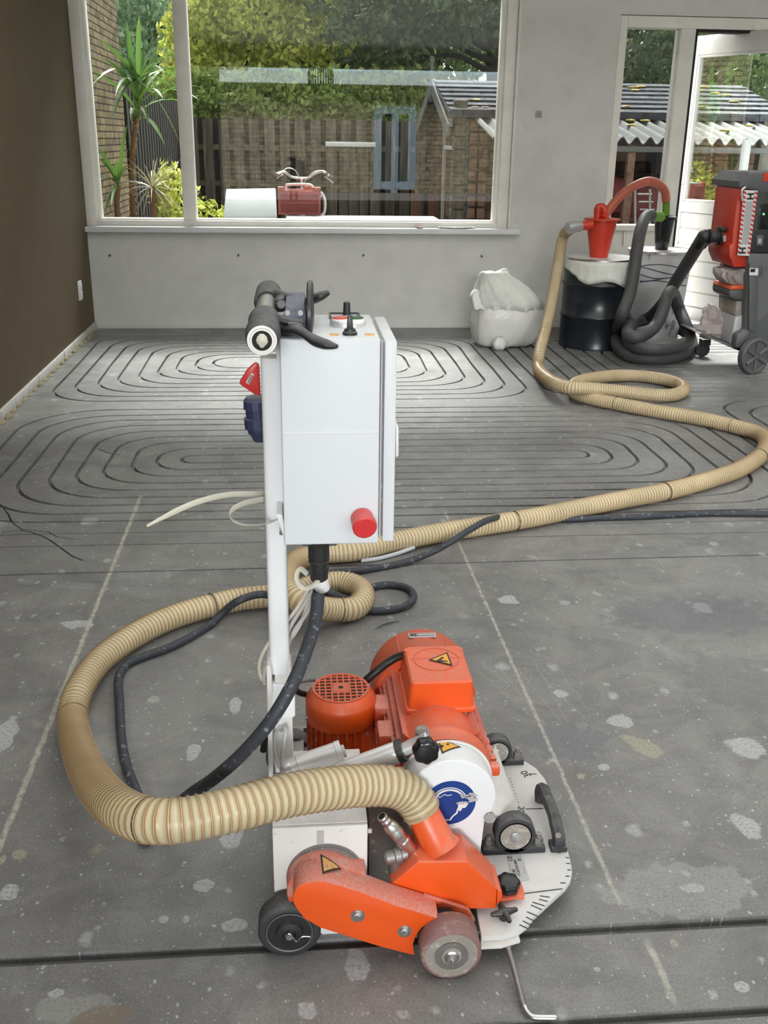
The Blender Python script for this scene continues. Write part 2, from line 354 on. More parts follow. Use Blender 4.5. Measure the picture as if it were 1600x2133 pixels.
def floormat():
    m, nt, b = nodes('concrete_screed'); tc = N(nt, 'ShaderNodeTexCoord'); co = tc.outputs['Object']
    def nz(scale, detail=6, rough=.6, dist=0, vec=None):
        n = N(nt, 'ShaderNodeTexNoise', iScale=scale, iDetail=detail, iRoughness=rough, iDistortion=dist); nt.links.new(vec or co, n.inputs[0]); return n.outputs[0]
    c = ramp(nt, nz(1.3, 8, .62), [(.32, (.16, .158, .153)), (.5, (.20, .197, .19)), (.7, (.25, .247, .24))]).outputs[0]
    # bluish dark smears, pulled along X
    mp = N(nt, 'ShaderNodeMapping'); mp.inputs['Scale'].default_value = (1, 2.6, 1); nt.links.new(co, mp.inputs[0])
    f = ramp(nt, nz(1.7, 7, .7, .6, mp.outputs[0]), [(.56, 0.0), (.68, .55)]); c = mix(nt, f.outputs[0], c, (.11, .12, .135))
    f = ramp(nt, nz(5.5, 9, .72, .8), [(.40, .84), (.62, 1.16)]); c = mix(nt, 1.0, c, f.outputs[0], 'MULTIPLY')
    f = ramp(nt, nz(.8, 4, .5, .3), [(.50, 0.0), (.72, .35)]); c = mix(nt, f.outputs[0], c, (.36, .365, .37))
    # fine speckle
    f = ramp(nt, nz(220, 2, .5), [(.35, .86), (.65, 1.12)]); c = mix(nt, 1.0, c, f.outputs[0], 'MULTIPLY')
    # white paint/plaster splashes: irregular, several sizes
    wob = N(nt, 'ShaderNodeTexNoise', iScale=22.0, iDetail=4.0); nt.links.new(co, wob.inputs[0])
    def splash(scale, r0, r1, seed, dens, col, op):
        nonlocal c
        va = N(nt, 'ShaderNodeVectorMath', operation='MULTIPLY_ADD'); va.inputs[1].default_value = (.16/scale+.02,)*3
        nt.links.new(wob.outputs['Color'], va.inputs[0]); nt.links.new(co, va.inputs[2])
        m2 = N(nt, 'ShaderNodeMapping'); m2.inputs['Location'].default_value = (seed, seed*.37, 0); m2.inputs['Scale'].default_value = (scale, scale*.8, 0)
        nt.links.new(va.outputs[0], m2.inputs[0])
        v = N(nt, 'ShaderNodeTexVoronoi', iScale=1.0, iRandomness=1.0); v.voronoi_dimensions = '2D'; nt.links.new(m2.outputs[0], v.inputs['Vector'])
        sz = N(nt, 'ShaderNodeSeparateColor'); nt.links.new(v.outputs['Color'], sz.inputs[0])
        # keep only some cells: threshold grows with the cell's random number
        th = N(nt, 'ShaderNodeMapRange'); th.inputs['From Min'].default_value = dens; th.inputs['From Max'].default_value = 1.0
        th.inputs['To Min'].default_value = -.05; th.inputs['To Max'].default_value = r1
        nt.links.new(sz.outputs[0], th.inputs[0])
        su = N(nt, 'ShaderNodeMath', operation='SUBTRACT'); nt.links.new(th.outputs[0], su.inputs[0]); nt.links.new(v.outputs['Distance'], su.inputs[1])
        e = N(nt, 'ShaderNodeMapRange'); e.inputs['From Min'].default_value = 0; e.inputs['From Max'].default_value = r0; e.inputs['To Max'].default_value = op
        nt.links.new(su.outputs[0], e.inputs[0])
        sp = ramp(nt, nz(130, 3, .6), [(.38, .45), (.55, 1.0)])
        fm = mix(nt, 1.0, e.outputs[0], sp.outputs[0], 'MULTIPLY')
        c = mix(nt, fm, c, col)
    splash(3.1, .05, .13, 3.3, .70, (.42, .42, .41), .6)
    splash(7.5, .08, .17, 11.7, .55, (.44, .45, .45), .7)
    splash(17, .1, .18, 21.1, .6, (.46, .46, .45), .7)
    splash(45, .12, .20, 7.1, .72, (.55, .55, .55), .9)
    splash(110, .15, .24, 9.1, .80, (.6, .6, .6), .9)
    splash(4.4, .06, .10, 41.7, .85, (.36, .33, .24), .6)
    # named marks: ellipses (x, y, rx, ry, rot, colour, opacity)
    sx = N(nt, 'ShaderNodeSeparateXYZ'); nt.links.new(co, sx.inputs[0])
    def mth(op, a, b_=None, cl=False):
        n = N(nt, 'ShaderNodeMath', operation=op); n.use_clamp = cl
        for i, v in enumerate((a, b_)):
            if v is None: continue
            if hasattr(v, 'is_linked'): nt.links.new(v, n.inputs[i])
            else: n.inputs[i].default_value = v
        return n.outputs[0]
    wv = mth('SUBTRACT', wob.outputs[0], .5)
    def ell(x, y, rx, ry, rot, col, op):
        nonlocal c
        ca, sa = math.cos(rot), math.sin(rot)
        dx = mth('SUBTRACT', sx.outputs[0], x); dy = mth('SUBTRACT', sx.outputs[1], y)
        u = mth('DIVIDE', mth('ADD', mth('MULTIPLY', dx, ca), mth('MULTIPLY', dy, sa)), rx)
        v = mth('DIVIDE', mth('SUBTRACT', mth('MULTIPLY', dy, ca), mth('MULTIPLY', dx, sa)), ry)
        d = mth('ADD', mth('SQRT', mth('ADD', mth('MULTIPLY', u, u), mth('MULTIPLY', v, v))), mth('MULTIPLY', wv, 1.6))
        f = mth('MULTIPLY', mth('SUBTRACT', 1.0, d), 7.0, True)
        f = mth('MULTIPLY', f, ramp(nt, spk, [(.36, .35*op), (.55, op)]).outputs[0])
        c = mix(nt, f, c, col)
    spk = nz(150, 3, .6)
    WHT, YEL = (.46, .47, .48), (.37, .355, .26)
    def epx(px, py, wpx, hpx, col=WHT, op=.85, rot=0):
        p = PZ(px, py); q = PZ(px+wpx, py); r = PZ(px, py+hpx)
        ell(p.x, p.y, (q-p).length, (r-p).length, rot, col, op)
    for a in ((490,1465,14,20), (402,1565,15,16), (485,1742,28,24), (428,1845,24,14), (488,1928,26,14), (745,2010,26,36), (640,2105,20,18),
              (118,2068,18,9), (365,1990,15,5), (10,1530,26,34), (1555,1560,42,22), (1290,1500,28,14), (1168,1445,16,8), (1555,1720,28,24),
              (1112,1951,9,7), (1245,2020,9,6), (1545,2055,14,10), (1440,1850,26,9), (1258,1598,12,7), (1150,1583,8,5), (340,1915,10,8), (388,1915,7,8), (20,1860,20,16), (1060,1250,22,10), (1462,1265,22,10), (1320,1050,20,5), (605,1225,14,6), (160,1300,40,8)):
        epx(*a)
    epx(1340, 1555, 28, 30, YEL, .75, .6); epx(40, 1780, 16, 8, YEL, .8, -.4); epx(5, 1790, 8, 12, YEL, .9); epx(1210, 1618, 8, 6, YEL, .8); epx(1405, 1965, 8, 8, YEL, .8)
    epx(150, 2100, 90, 28, (.30, .30, .285), .7); epx(215, 2122, 62, 26, (.19, .155, .11), .95)
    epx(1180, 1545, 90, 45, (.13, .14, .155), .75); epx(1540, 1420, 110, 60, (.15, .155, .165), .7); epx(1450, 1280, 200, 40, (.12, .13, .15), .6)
    epx(1420, 1850, 160, 60, (.36, .365, .37), .5)
    # pale glue/chalk lines running away along Y
    def yline(x0, slope, w, y0, y1, col, op):
        nonlocal c
        dx = mth('ABSOLUTE', mth('ADD', mth('SUBTRACT', sx.outputs[0], x0), mth('ADD', mth('MULTIPLY', sx.outputs[1], -slope), mth('MULTIPLY', wv, .012))))
        f = mth('MULTIPLY', mth('SUBTRACT', w, dx), 220.0, True)
        f = mth('MULTIPLY', f, mth('MULTIPLY', mth('SUBTRACT', sx.outputs[1], y0), 30.0, True)); f = mth('MULTIPLY', f, mth('MULTIPLY', mth('SUBTRACT', y1, sx.outputs[1]), 30.0, True))
        f = mth('MULTIPLY', f, ramp(nt, nz(60, 5, .7), [(.36, .15*op), (.56, op)]).outputs[0])
        c = mix(nt, f, c, col)
    yline(-.603, -.0075, .0085, 1.5, 3.85, (.50, .49, .40), .85)
    yline(.612, -.0145, .0065, 1.45, 3.6, (.50, .49, .42), .75)
    yline(.612, 0, .008, 1.22, 1.38, (.50, .49, .42), .75)
    def seg(a, b_, w, col=(.42, .42, .38), op=.6):
        nonlocal c
        p, q = PZ(*a), PZ(*b_); d = q-p; ln = d.length; d.normalize()
        dx = mth('SUBTRACT', sx.outputs[0], p.x); dy = mth('SUBTRACT', sx.outputs[1], p.y)
        u = mth('ADD', mth('MULTIPLY', dx, d.x), mth('MULTIPLY', dy, d.y))
        v = mth('ABSOLUTE', mth('ADD', mth('SUBTRACT', mth('MULTIPLY', dy, d.x), mth('MULTIPLY', dx, d.y)), mth('MULTIPLY', wv, .02)))
        f = mth('MULTIPLY', mth('SUBTRACT', w, v), 900.0, True); f = mth('MULTIPLY', f, mth('MULTIPLY', u, 60.0, True)); f = mth('MULTIPLY', f, mth('MULTIPLY', mth('SUBTRACT', ln, u), 60.0, True))
        c = mix(nt, mth('MULTIPLY', f, op), c, col)
    for a, b_ in (((1010, 1385), (1150, 1500)), ((1030, 1378), (1140, 1515)), ((1060, 1370), (1175, 1512)), ((1110, 1372), (1185, 1508)), ((1000, 1400), (1080, 1470)), ((1085, 1470), (1140, 1520)), ((1120, 1400), (1222, 1500)), ((1165, 1392), (1225, 1482)), ((1020, 1420), (1130, 1390)), ((1280, 1440), (1400, 1425)), ((560, 1310), (640, 1300)), ((1415, 1723), (1440, 1718)), ((1350, 1470), (1400, 1430))):
        seg(a, b_, .0011)
    nt.links.new(c, b.inputs['Base Color'])
    rr = ramp(nt, nz(9, 4), [(.3, .34), (.7, .5)]); nt.links.new(rr.outputs[0], b.inputs['Roughness'])
    b.inputs['Specular IOR Level'].default_value = .5
    bp = N(nt, 'ShaderNodeBump', iStrength=.35, iDistance=.004); nt.links.new(nz(45, 8, .7), bp.inputs['Height']); nt.links.new(bp.outputs[0], b.inputs['Normal'])
    return m
M['floor'] = floormat()

def hosemat(name, base, rib, hi):
    m, nt, b = nodes(name); uv = N(nt, 'ShaderNodeUVMap'); s = N(nt, 'ShaderNodeSeparateXYZ'); nt.links.new(uv.outputs[0], s.inputs[0])
    fr = N(nt, 'ShaderNodeMath', operation='FRACT'); nt.links.new(s.outputs[0], fr.inputs[0])
    r = ramp(nt, fr.outputs[0], [(0, hi), (.30, base), (.43, rib), (.5, hi), (.57, rib), (.70, base), (1, hi)])
    tc = N(nt, 'ShaderNodeTexCoord'); n0 = N(nt, 'ShaderNodeTexNoise', iScale=7.0, iDetail=5.0); nt.links.new(tc.outputs['Object'], n0.inputs[0])
    v = ramp(nt, n0.outputs[0], [(.3, .85), (.7, 1.1)])
    nt.links.new(mix(nt, 1.0, r.outputs[0], v.outputs[0], 'MULTIPLY'), b.inputs['Base Color'])
    b.inputs['Roughness'].default_value = .38; b.inputs['Subsurface Weight'].default_value = 0
    return m
M['hose'] = hosemat('beige_ribbed_hose', (.50, .41, .235), (.30, .13, .04), (.62, .55, .38))

# ------------------------------------------------------------------ room
WY = 7.589            # inner face of the window wall
XL, XR, YF, ZC = -1.49, 4.3, -3.2, 2.6
GZ = -.12             # garden level
rng = random.Random(7)

# floor: real milled grooves. Centrelines first, then a triangulated plate with sunk channels
def rrect(x0, x1, y0, y1, r, jit=.006, seed=0):
    r = min(r, (x1-x0)/2-.001, (y1-y0)/2-.001); P = []
    for cx, cy, a0 in ((x1-r, y1-r, 0), (x0+r, y1-r, 90), (x0+r, y0+r, 180), (x1-r, y0+r, 270)):
        for k in range(9):
            a = R_(a0+90*k/8); P.append((cx+r*math.cos(a), cy+r*math.sin(a)))
    Q = []
    for i in range(len(P)):
        a, b = Vector((*P[i], 0)), Vector((*P[(i+1) % len(P)], 0)); n = max(1, int((b-a).length/.35))
        for k in range(n): Q.append(a.lerp(b, k/n))
    out = []
    for q in Q:
        k = noise.noise_vector(Vector((q.x*2.1, q.y*2.1, seed)))
        out.append((q.x+k.x*jit, q.y+k.y*jit))
    return out
lines = []   # (points, closed, half width)
HW = .0085
for k in range(9):
    lines.append((rrect(-1.37+.105*k, 1.33-.105*k, 5.375+.103*k, 7.28-.095*k, .30-.012*k, .010, k), True, HW))
for k in range(9):
    lines.append((rrect(-.52-.105*k, 1.33+.105*k, 4.255-.088*k, 4.37+.102*k, .10+.035*k, .012, 20+k), True, HW))
for k in range(9):
    lines.append((rrect(1.435+.105*k, 4.2-.1*k, 5.385+.1*k, 7.38-.095*k, .26, .006, 40+k), True, HW))
for k in range(8):
    lines.append((rrect(2.29+.105*k, 4.2-.1*k, 3.55+.088*k, 5.27-.1*k, .26, .008, 60+k), True, HW))
def straight(y, x0=-1.45, x1=4.2, hw=HW, jit=.006, sl=0):
    n = 16
    lines.append(([(x0+(x1-x0)*i/n, y+sl*(x0+(x1-x0)*i/n)+jit*noise.noise(Vector((i*.9, y*7, 0)))) for i in range(n+1)], False, hw))
straight(7.42); straight(7.5, hw=.006)
for y in (3.43, 3.315): straight(y, hw=.004)
straight(3.085, hw=.005, sl=.01)
straight(1.403, hw=.0125, jit=.002); straight(1.205, hw=.011, jit=.002)
def crack(pts, z=0, hw=.004):
    P = [PZ(*p) for p in pts]; P = [q for q in spl(P, .06)]
    lines.append(([(q.x+.006*noise.noise(q*30), q.y+.01*noise.noise(q*23)) for q in P], False, hw))
crack([(2, 1108), (50, 1105), (100, 1122), (140, 1150), (178, 1170)])
crack([(5, 1052), (40, 1103), (90, 1104), (120, 1118), (170, 1124)], hw=.003)
crack([(60, 985), (110, 966), (150, 960)], hw=.003); crack([(585, 1), (586, 2)]) if False else None
crack([(205, 935), (230, 945), (250, 947)], hw=.004)
crack([(1040, 935), (1080, 939)], hw=.004) if False else None
crack([(265, 885), (360, 872), (420, 873)], hw=.0025)
crack([(1350, 855), (1420, 870), (1470, 885)], hw=.004)

def offset_line(P, closed, d):
    n = len(P); out = []
    for i in range(n):
        a = P[i-1] if (i > 0 or closed) else P[0]; b = P[(i+1) % n] if (i < n-1 or closed) else P[-1]
        t = Vector((b[0]-a[0], b[1]-a[1])).normalized(); out.append((P[i][0]-t.y*d, P[i][1]+t.x*d))
    return out
V, E_ = [], []
def addloop(P):
    i0 = len(V); V.extend(Vector(p) for p in P); n = len(P); E_.extend((i0+k, i0+(k+1) % n) for k in range(n))
addloop([(XL, YF), (XR, YF), (XR, WY+.1), (XL, WY+.1)])
segs = []
for P, closed, hw in lines:
    if closed: addloop(offset_line(P, True, hw)); addloop(offset_line(P, True, -hw))
    else: addloop(offset_line(P, False, hw)+offset_line(P, False, -hw)[::-1])
    n = len(P)
    for i in range(n if closed else n-1): segs.append((*P[i], *P[(i+1) % n], hw))
vs, es, fs, _, _, _ = geometry.delaunay_2d_cdt(V, E_, [], 1, 1e-5)
SG = np.array(segs); vv = np.array([(v[0], v[1]) for v in vs]); ff = np.array([f for f in fs if len(f) == 3])
cen = vv[ff].mean(1); inside = np.zeros(len(ff), bool)
A, B = SG[:, :2], SG[:, 2:4]; AB = B-A; L2 = (AB**2).sum(1)+1e-12
for i in range(0, len(ff), 500):
    c_ = cen[i:i+500][:, None]; t = np.clip(((c_-A)*AB).sum(2)/L2, 0, 1)
    d = np.linalg.norm(c_-(A+t[..., None]*AB), axis=2); inside[i:i+500] = (d < SG[:, 4]*1.0).any(1)
bm = bmesh.new(); top = [bm.verts.new((x, y, 0)) for x, y in vv]; low = {}
def lowv(i):
    if i not in low: low[i] = bm.verts.new((vv[i][0], vv[i][1], -.018))
    return low[i]
edge_use = {}
for f, ins in zip(ff, inside):
    f = [int(k) for k in f]
    try: bm.faces.new([lowv(k) for k in f] if ins else [top[k] for k in f])
    except ValueError: pass
    for k in range(3):
        e = (f[k], f[(k+1) % 3]); edge_use.setdefault(tuple(sorted(e)), []).append((ins, e))
for key, u in edge_use.items():
    if len(u) == 2 and u[0][0] != u[1][0]:
        a, b = u[0][1] if u[0][0] else u[1][1]
        bm.faces.new((top[a], top[b], lowv(b), lowv(a)))
for f in bm.faces:
    if f.normal.z < -.5: f.normal_flip()
for v in [v for v in bm.verts if not v.link_faces]: bm.verts.remove(v)
bm.normal_update()
for f in bm.faces:
    if f.normal.z < -.5: f.normal_flip()
me = bpy.data.meshes.new('floor'); bm.to_mesh(me); bm.free(); me.materials.append(M['floor'])
o = bpy.data.objects.new('floor', me); COL.objects.link(o); struct(o)

def wall_holes(name, x0, x1, z0, z1, y0, y1, holes, mat):
    """wall slab in the XZ plane with rectangular openings"""
    m = MB(); xs = sorted({x0, x1, *[h[0] for h in holes], *[h[1] for h in holes]}); 
    for a, b in zip(xs, xs[1:]):
        hs = sorted([(h[2], h[3]) for h in holes if h[0] <= a+1e-6 and h[1] >= b-1e-6]); z = z0
        for h0, h1 in hs:
            if h0 > z: m.bx(a, b, y0, y1, z, h0)
            z = h1
        if z < z1: m.bx(a, b, y0, y1, z, z1)
    return struct(m.build(name, mat, smooth=0))
WX0, WX1 = -1.49, 1.575; DX0, DX1 = 2.30, 3.95
wall_holes('wall_back', XL, XR, 0, ZC, WY, WY+.28, [(WX0, WX1, .69, 2.42), (DX0, DX1, -.001, 2.185)], M['wall'])
o = MB().bx(XL-.15, XL, YF, WY+.1, 0, ZC).build('wall_left', M['wall_brown'], smooth=0); struct(o)
o = MB().bx(XR, XR+.15, YF, WY+.1, 0, ZC).build('wall_right', M['wall'], smooth=0); struct(o)
o = MB().bx(XL-.15, XR+.15, YF, WY+.28, ZC, ZC+.2).build('ceiling', M['ceiling'], smooth=0); struct(o)
wall_holes('wall_front', XL, XR, 0, ZC, YF-.25, YF, [(-1.3, 4.1, .25, 2.52)], M['wall'])
mb = MB()
for x in (-1.27, 4.07): mb.bx(x-.03, x+.03, YF-.16, YF-.08, .28, 2.5)
mb.bx(-1.27, 4.07, YF-.16, YF-.08, .25, .31).bx(-1.27, 4.07, YF-.16, YF-.08, 2.46, 2.52)
struct(mb.build('window_3', M['trim'], smooth=0))
# plinth strip along the brown wall
p = []
mb = MB().bx(XL, XL+.016, 0, WY, 0, .055); struct(mb.build('baseboard_left', M['board'], bevel=.003))
mb = MB()
for i in range(60):
    y = .5+i*.117; h = .006+.012*rng.random(); mb.ball((XL+.02+.006*rng.random(), y, .002), (.012+.01*rng.random(), .05, h), 8)
struct(mb.build('trim_3', M['litter'] if False else paint('filler', (.30, .25, .16), .9)))
struct(MB().bx(XL+.02, DX0-.1, WY-.008, WY, 0, .03).build('baseboard_back', M['wall'], bevel=.002))

# big window: frame, mullion, glass, sill
GY = WY+.10
def frame_rect(mb, x0, x1, z0, z1, w, y0, y1, wb=None, wt=None):
    wb = wb or w; wt = wt or w
    mb.bx(x0, x0+w, y0, y1, z0, z1).bx(x1-w, x1, y0, y1, z0, z1).bx(x0+w, x1-w, y0, y1, z0, z0+wb).bx(x0+w, x1-w, y0, y1, z1-wt, z1)
wz0, wz1 = .735, 2.42
mb = MB(); frame_rect(mb, WX0, WX1, wz0, wz1, .075, WY+.015, WY+.20, .04, .07)
frame_rect(mb, WX0+.055, WX1-.055, wz0+.03, wz1-.06, .045, WY+.045, WY+.16, .02, .045)
xm = PY(388, 300, WY+.05).x
mb.bx(xm-.045, xm+.045, WY+.03, WY+.19, wz0+.03, wz1-.06)
fr = struct(mb.build('window_1', M['trim'], bevel=.004))
g = MB().bx(WX0+.09, xm-.04, GY-.003, GY+.003, wz0+.04, wz1-.08).build('glass_pane', M['glass'], fr, smooth=0)
g = MB().bx(xm+.04, WX1-.09, GY-.003, GY+.003, wz0+.04, wz1-.08).build('glass_pane', M['glass'], fr, smooth=0)
mb = MB().bx(XL, 1.665, WY-.075, WY+.05, .697, .737); struct(mb.build('trim_1', M['sill'], bevel=.005))
# white outer bead of the window frame on the right
struct(MB().bx(WX1, WX1+.022, WY-.012, WY+.03, .737, 2.45).build('trim_2', M['white_worn'], bevel=.003))

# side light + door frame
mb = MB()
fz1 = 2.18
mb.bx(DX0, DX0+.055, WY-.005, WY+.12, 0, fz1); mb.bx(DX0+.055, DX1, WY-.005, WY+.12, fz1-.075, fz1)
xj = PY(1435, 200, WY).x
mb.bx(xj-.105, xj, WY-.005, WY+.12, 0, fz1-.075); mb.bx(DX1-.08, DX1, WY-.005, WY+.12, 0, fz1-.075)
zp = PY(1300, 466, WY).z
mb.bx(DX0+.055, xj-.105, WY-.005, WY+.12, zp-.05, zp-.01)
mb.bx(DX0+.055, xj-.105, WY+.03, WY+.09, .12, zp-.05); mb.bx(DX0+.055, xj-.105, WY-.005, WY+.12, 0, .12)
dfr = struct(mb.build('door_1', M['trim'], bevel=.004))
MB().bx(DX0+.05, xj-.10, WY+.055, WY+.061, zp-.01, fz1-.07).build('glass_pane', M['glass'], dfr, smooth=0)
MB().bx(xj-.0005, xj+.018, WY+.0, WY+.11, 0, fz1-.075).bx(xj+.018, DX1-.08, WY+.0, WY+.11, fz1-.095, fz1-.0755).build('rubber_seal', M['dark'], dfr, smooth=0)
MB().bx(xj-.125, xj-.107, WY+.05, WY+.07, zp, fz1-.08).build('glazing_bead', M['alu'], dfr)
mb = MB()
for x in (.11, .42): mb.bx(DX0+.06+x, DX0+.075+x, WY+.0, WY+.03, zp-.16, zp-.06)
mb.build('bracket', M['steel'], dfr, bevel=.002)
struct(MB().bx(xj, DX1, WY-.02, WY+.3, -.02, .03).build('trim_4', M['white_worn'], bevel=.004))

# door leaf, standing open to the garden: hinge on the right
dd = Vector((PZ(1600, 55, 2.10)-PZ(1448, 78, 2.10))); dd.z = 0
P0 = PZ(1424, 470, .9) if False else None
hinge = Vector((DX1-.09, WY+.16, 0)); 
A0 = PZ(1448, 78, 2.10); dirn = Vector((A0.x-.02-3.86, A0.y-(WY+.14), 0)); 
leafw = .95
e1 = Vector((.42, -.9075, 0)).normalized()     # from latch edge to hinge
latch = Vector((A0.x-.03, A0.y, 0))
n1 = Vector((e1.y, -e1.x, 0)); n1 = -n1 if n1.y > 0 else n1   # towards the room
dm = Matrix((e1, -n1, Vector((0, 0, 1)))).transposed().to_4x4(); dm.translation = latch
door = thing('garden_door', 'white panelled glazed door standing open behind the dark drum and vacuum', 'door', latch)
door['kind'] = 'structure'; del door['category']; door.name = 'door_2'
def dpart(mb, name, mat, par=None, **kw):
    bmesh.ops.transform(mb.bm, matrix=dm, verts=mb.bm.verts); return mb.build(name, mat, par or door, **kw)
LW, DH0, DH1 = 1.0, .03, 2.10
mb = MB()
mb.bx(0, .115, -.025, .025, DH0, DH1).bx(LW-.115, LW, -.025, .025, DH0, DH1).bx(.115, LW-.115, -.025, .025, DH1-.13, DH1).bx(.115, LW-.115, -.025, .025, DH0, .12).bx(.115, LW-.115, -.025, .025, .84, .92)
leaf = dpart(mb, 'door_frame', M['doorwhite'], bevel=.006)
mb = MB()
for i in range(6): mb.bx(.115, LW-.115, -.012, .012, -0+.12+.12*i+.007, .12+.12*(i+1)-.007)
mb.bx(.115, LW-.115, -.002, .002, .12, .84)
dpart(mb, 'board_panel', M['doorwhite'], bevel=.004)
dpart(MB().bx(.105, LW-.105, -.003, .003, .91, DH1-.12), 'glass_pane', M['doorglass'], smooth=0)
mb = MB(); frame_rect(mb, .115, LW-.115, .92, DH1-.13, .018, -.018, .018); dpart(mb, 'glazing_bead', M['doorwhite'], bevel=.004)
mb = MB().bx(.035, .075, -.034, -.025, .90, 1.12); hp = dpart(mb, 'handle_plate', M['steel'], bevel=.003)
mb = MB().tube(spl([(.055, -.03, 1.05), (.055, -.075, 1.05), (.075, -.085, 1.05), (.17, -.085, 1.05)], .01), .009, 10); dpart(mb, 'lever', M['steel'], hp)
mb = MB().cyl((.055, -.036, .95), (.055, -.030, .95), .012); dpart(mb, 'keyhole', M['dark'], hp)

# wall fittings
for px, py in ((230, 531), (497, 531), (757, 531), (1003, 533)):
    c = PY(px, py, WY); t = thing('wall_bolt', 'x', 'fixing', c, 'fixings left in the wall under the sill')
    MB().cyl(c, c-Vector((0, .012, 0)), .011, n=12).build('plug', M['lightgrey'], t); MB().cyl(c-Vector((0, .012, 0)), c-Vector((0, .03, 0)), .005, n=8).build('screw', M['dark'], t)
    t['label'] = {230: 'small dark screw in the grey wall near the brown wall corner', 497: 'small dark screw under the sill above the black hand grip', 757: 'small dark screw under the sill right above the white control box', 1003: 'small dark screw under the sill above the white sack'}[px]
c = PY(1122, 238, WY); tag(MB().bx(c.x-.022, c.x+.022, WY-.006, WY+.004, c.z-.022, c.z+.022).bx(c.x-.006, c.x+.006, WY-.012, WY, c.z-.006, c.z+.006).build('wall_box', M['darksteel'], bevel=.002), 'tiny grey fixing box on the wall between window and door', 'fixing')
d = ray(165, 605); q = CAM+d*(XL/d.x)
t = thing('wall_socket', 'white switch plate low on the brown side wall', 'socket', q)
MB().bx(XL, XL+.012, q.y-.045, q.y+.045, q.z-.065, q.z+.065).build('plate', M['stickerwhite'], t, bevel=.003)
MB().bx(XL+.012, XL+.018, q.y-.025, q.y+.025, q.z+.005, q.z+.045).bx(XL+.012, XL+.018, q.y-.025, q.y+.025, q.z-.045, q.z-.005).build('rocker', M['stickerwhite'], t, bevel=.002)
# papers on the sill
for k, (px, py, w, a, lab) in enumerate(((970, 477, .19, .2, 'white paper sheet lying on the window sill, the larger right one'), (935, 478, .12, -.1, 'small white paper sheet on the window sill beside the larger one'), (878, 477, .05, .1, 'small reddish card lying on the window sill'))):
    c = PZ(px, py, .74); c.y = WY-.03; P = []
    m_ = Matrix.Rotation(a, 4, 'Z'); mb = MB()
    g_ = [[Vector(((i/6-.5)*w, (j/3-.5)*.07, .002+.006*abs(math.sin(i*1.3+j)))) for i in range(7)] for j in range(4)]
    for j in range(3):
        for i in range(6): mb.face([m_ @ g_[j][i]+c, m_ @ g_[j][i+1]+c, m_ @ g_[j+1][i+1]+c, m_ @ g_[j+1][i]+c])
    bmesh.ops.remove_doubles(mb.bm, verts=mb.bm.verts, dist=1e-4)
    o = mb.build('paper_sheet', M['paper'] if k < 2 else M['crate']); md = o.modifiers.new('thick', 'SOLIDIFY'); md.thickness = .0008
    tag(o, lab, 'paper')

# woven pendant lamp over the room (seen mirrored in the big pane)
t = thing('pendant_lamp', 'brown woven pendant lampshade mirrored in the large window pane', 'lamp', (.35, 2, 2.0))
mb = MB(); prof = [(0, .15), (.10, .155), (.20, .14), (.29, .10), (.33, .05)]
for k in range(28):
    a = 2*math.pi*k/28; mb.tube([(.35+r*math.cos(a), 2+r*math.sin(a), 1.96+h) for h, r in prof], .006, 6)
for h, r in prof: mb.tube([(.35+r*math.cos(a), 2+r*math.sin(a), 1.96+h) for a in [2*math.pi*k/24 for k in range(25)]], .005, 6)
mb.build('lamp_shade', M['brass'], t); MB().cyl((.35, 2, 2.28), (.35, 2, ZC), .004, n=8).build('cord', M['ink'], t)
MB().ball((.35, 2, 2.13), .04, 14).build('bulb', M['stickerwhite'], t)

# ------------------------------------------------------------------ garden behind the glass
o = MB().bx(-14, 16, WY+.28, 40, GZ-.3, GZ).build('ground_garden', M['ground'], smooth=0); struct(o)
o = MB().bx(-20, 24, -60, YF-.25, GZ-.3, GZ).build('ground_street', paint('street_paving', (.16, .155, .15), .9), smooth=0); struct(o)

# brick side wall of the neighbouring extension (left)
BX = -1.60
yb = 10.4
bw_ = MB().bx(BX-1.2, BX, WY+.29, yb, GZ, 4.2).build('brick_extension', M['brick'], smooth=0)
tag(bw_, 'yellow brown brick side wall behind the tall spiky plant', 'wall', kind='structure'); bw_.name = 'wall_garden'

# fences
def fence_run(name, x0, x1, y, z1, label, mats=('fence', 'fence_back'), along='X', step=.215, w=.14, seed=1):
    t = thing(name, label, 'fence', ((x0+x1)/2, y, GZ) if along == 'X' else (y, (x0+x1)/2, GZ)); r = random.Random(seed)
    def bx(mb, a, b, c, d, z0, z1_):
        return mb.bx(a, b, c, d, z0, z1_) if along == 'X' else mb.bx(c, d, a, b, z0, z1_)
    k = 0; x = x0; sgn = -1
    for x in np.arange(x0, x1-.02, step):
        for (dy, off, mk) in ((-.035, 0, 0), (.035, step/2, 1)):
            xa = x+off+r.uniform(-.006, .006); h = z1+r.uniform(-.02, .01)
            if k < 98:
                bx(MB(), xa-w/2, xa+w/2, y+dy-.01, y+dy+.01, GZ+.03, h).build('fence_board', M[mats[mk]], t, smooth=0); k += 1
    m_ = MB()
    for z in (GZ+.25, (GZ+z1)/2-.05, z1-.42): bx(m_, x0, x1, y-.024, y+.024, z, z+.07)
    m_.build('rail', M[mats[0]], t, smooth=0)
    return t
FY = 15.2
xf0, xf1 = -1.62, PY(905, 300, FY).x+.6
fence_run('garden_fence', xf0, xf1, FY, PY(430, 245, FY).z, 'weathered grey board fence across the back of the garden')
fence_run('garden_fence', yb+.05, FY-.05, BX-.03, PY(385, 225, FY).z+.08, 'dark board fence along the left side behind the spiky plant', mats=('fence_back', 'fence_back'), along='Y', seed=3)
fence_run('garden_fence', 6.2, 12, FY+1.2, 1.7, 'brown board fence seen through the open glazed door', seed=5)
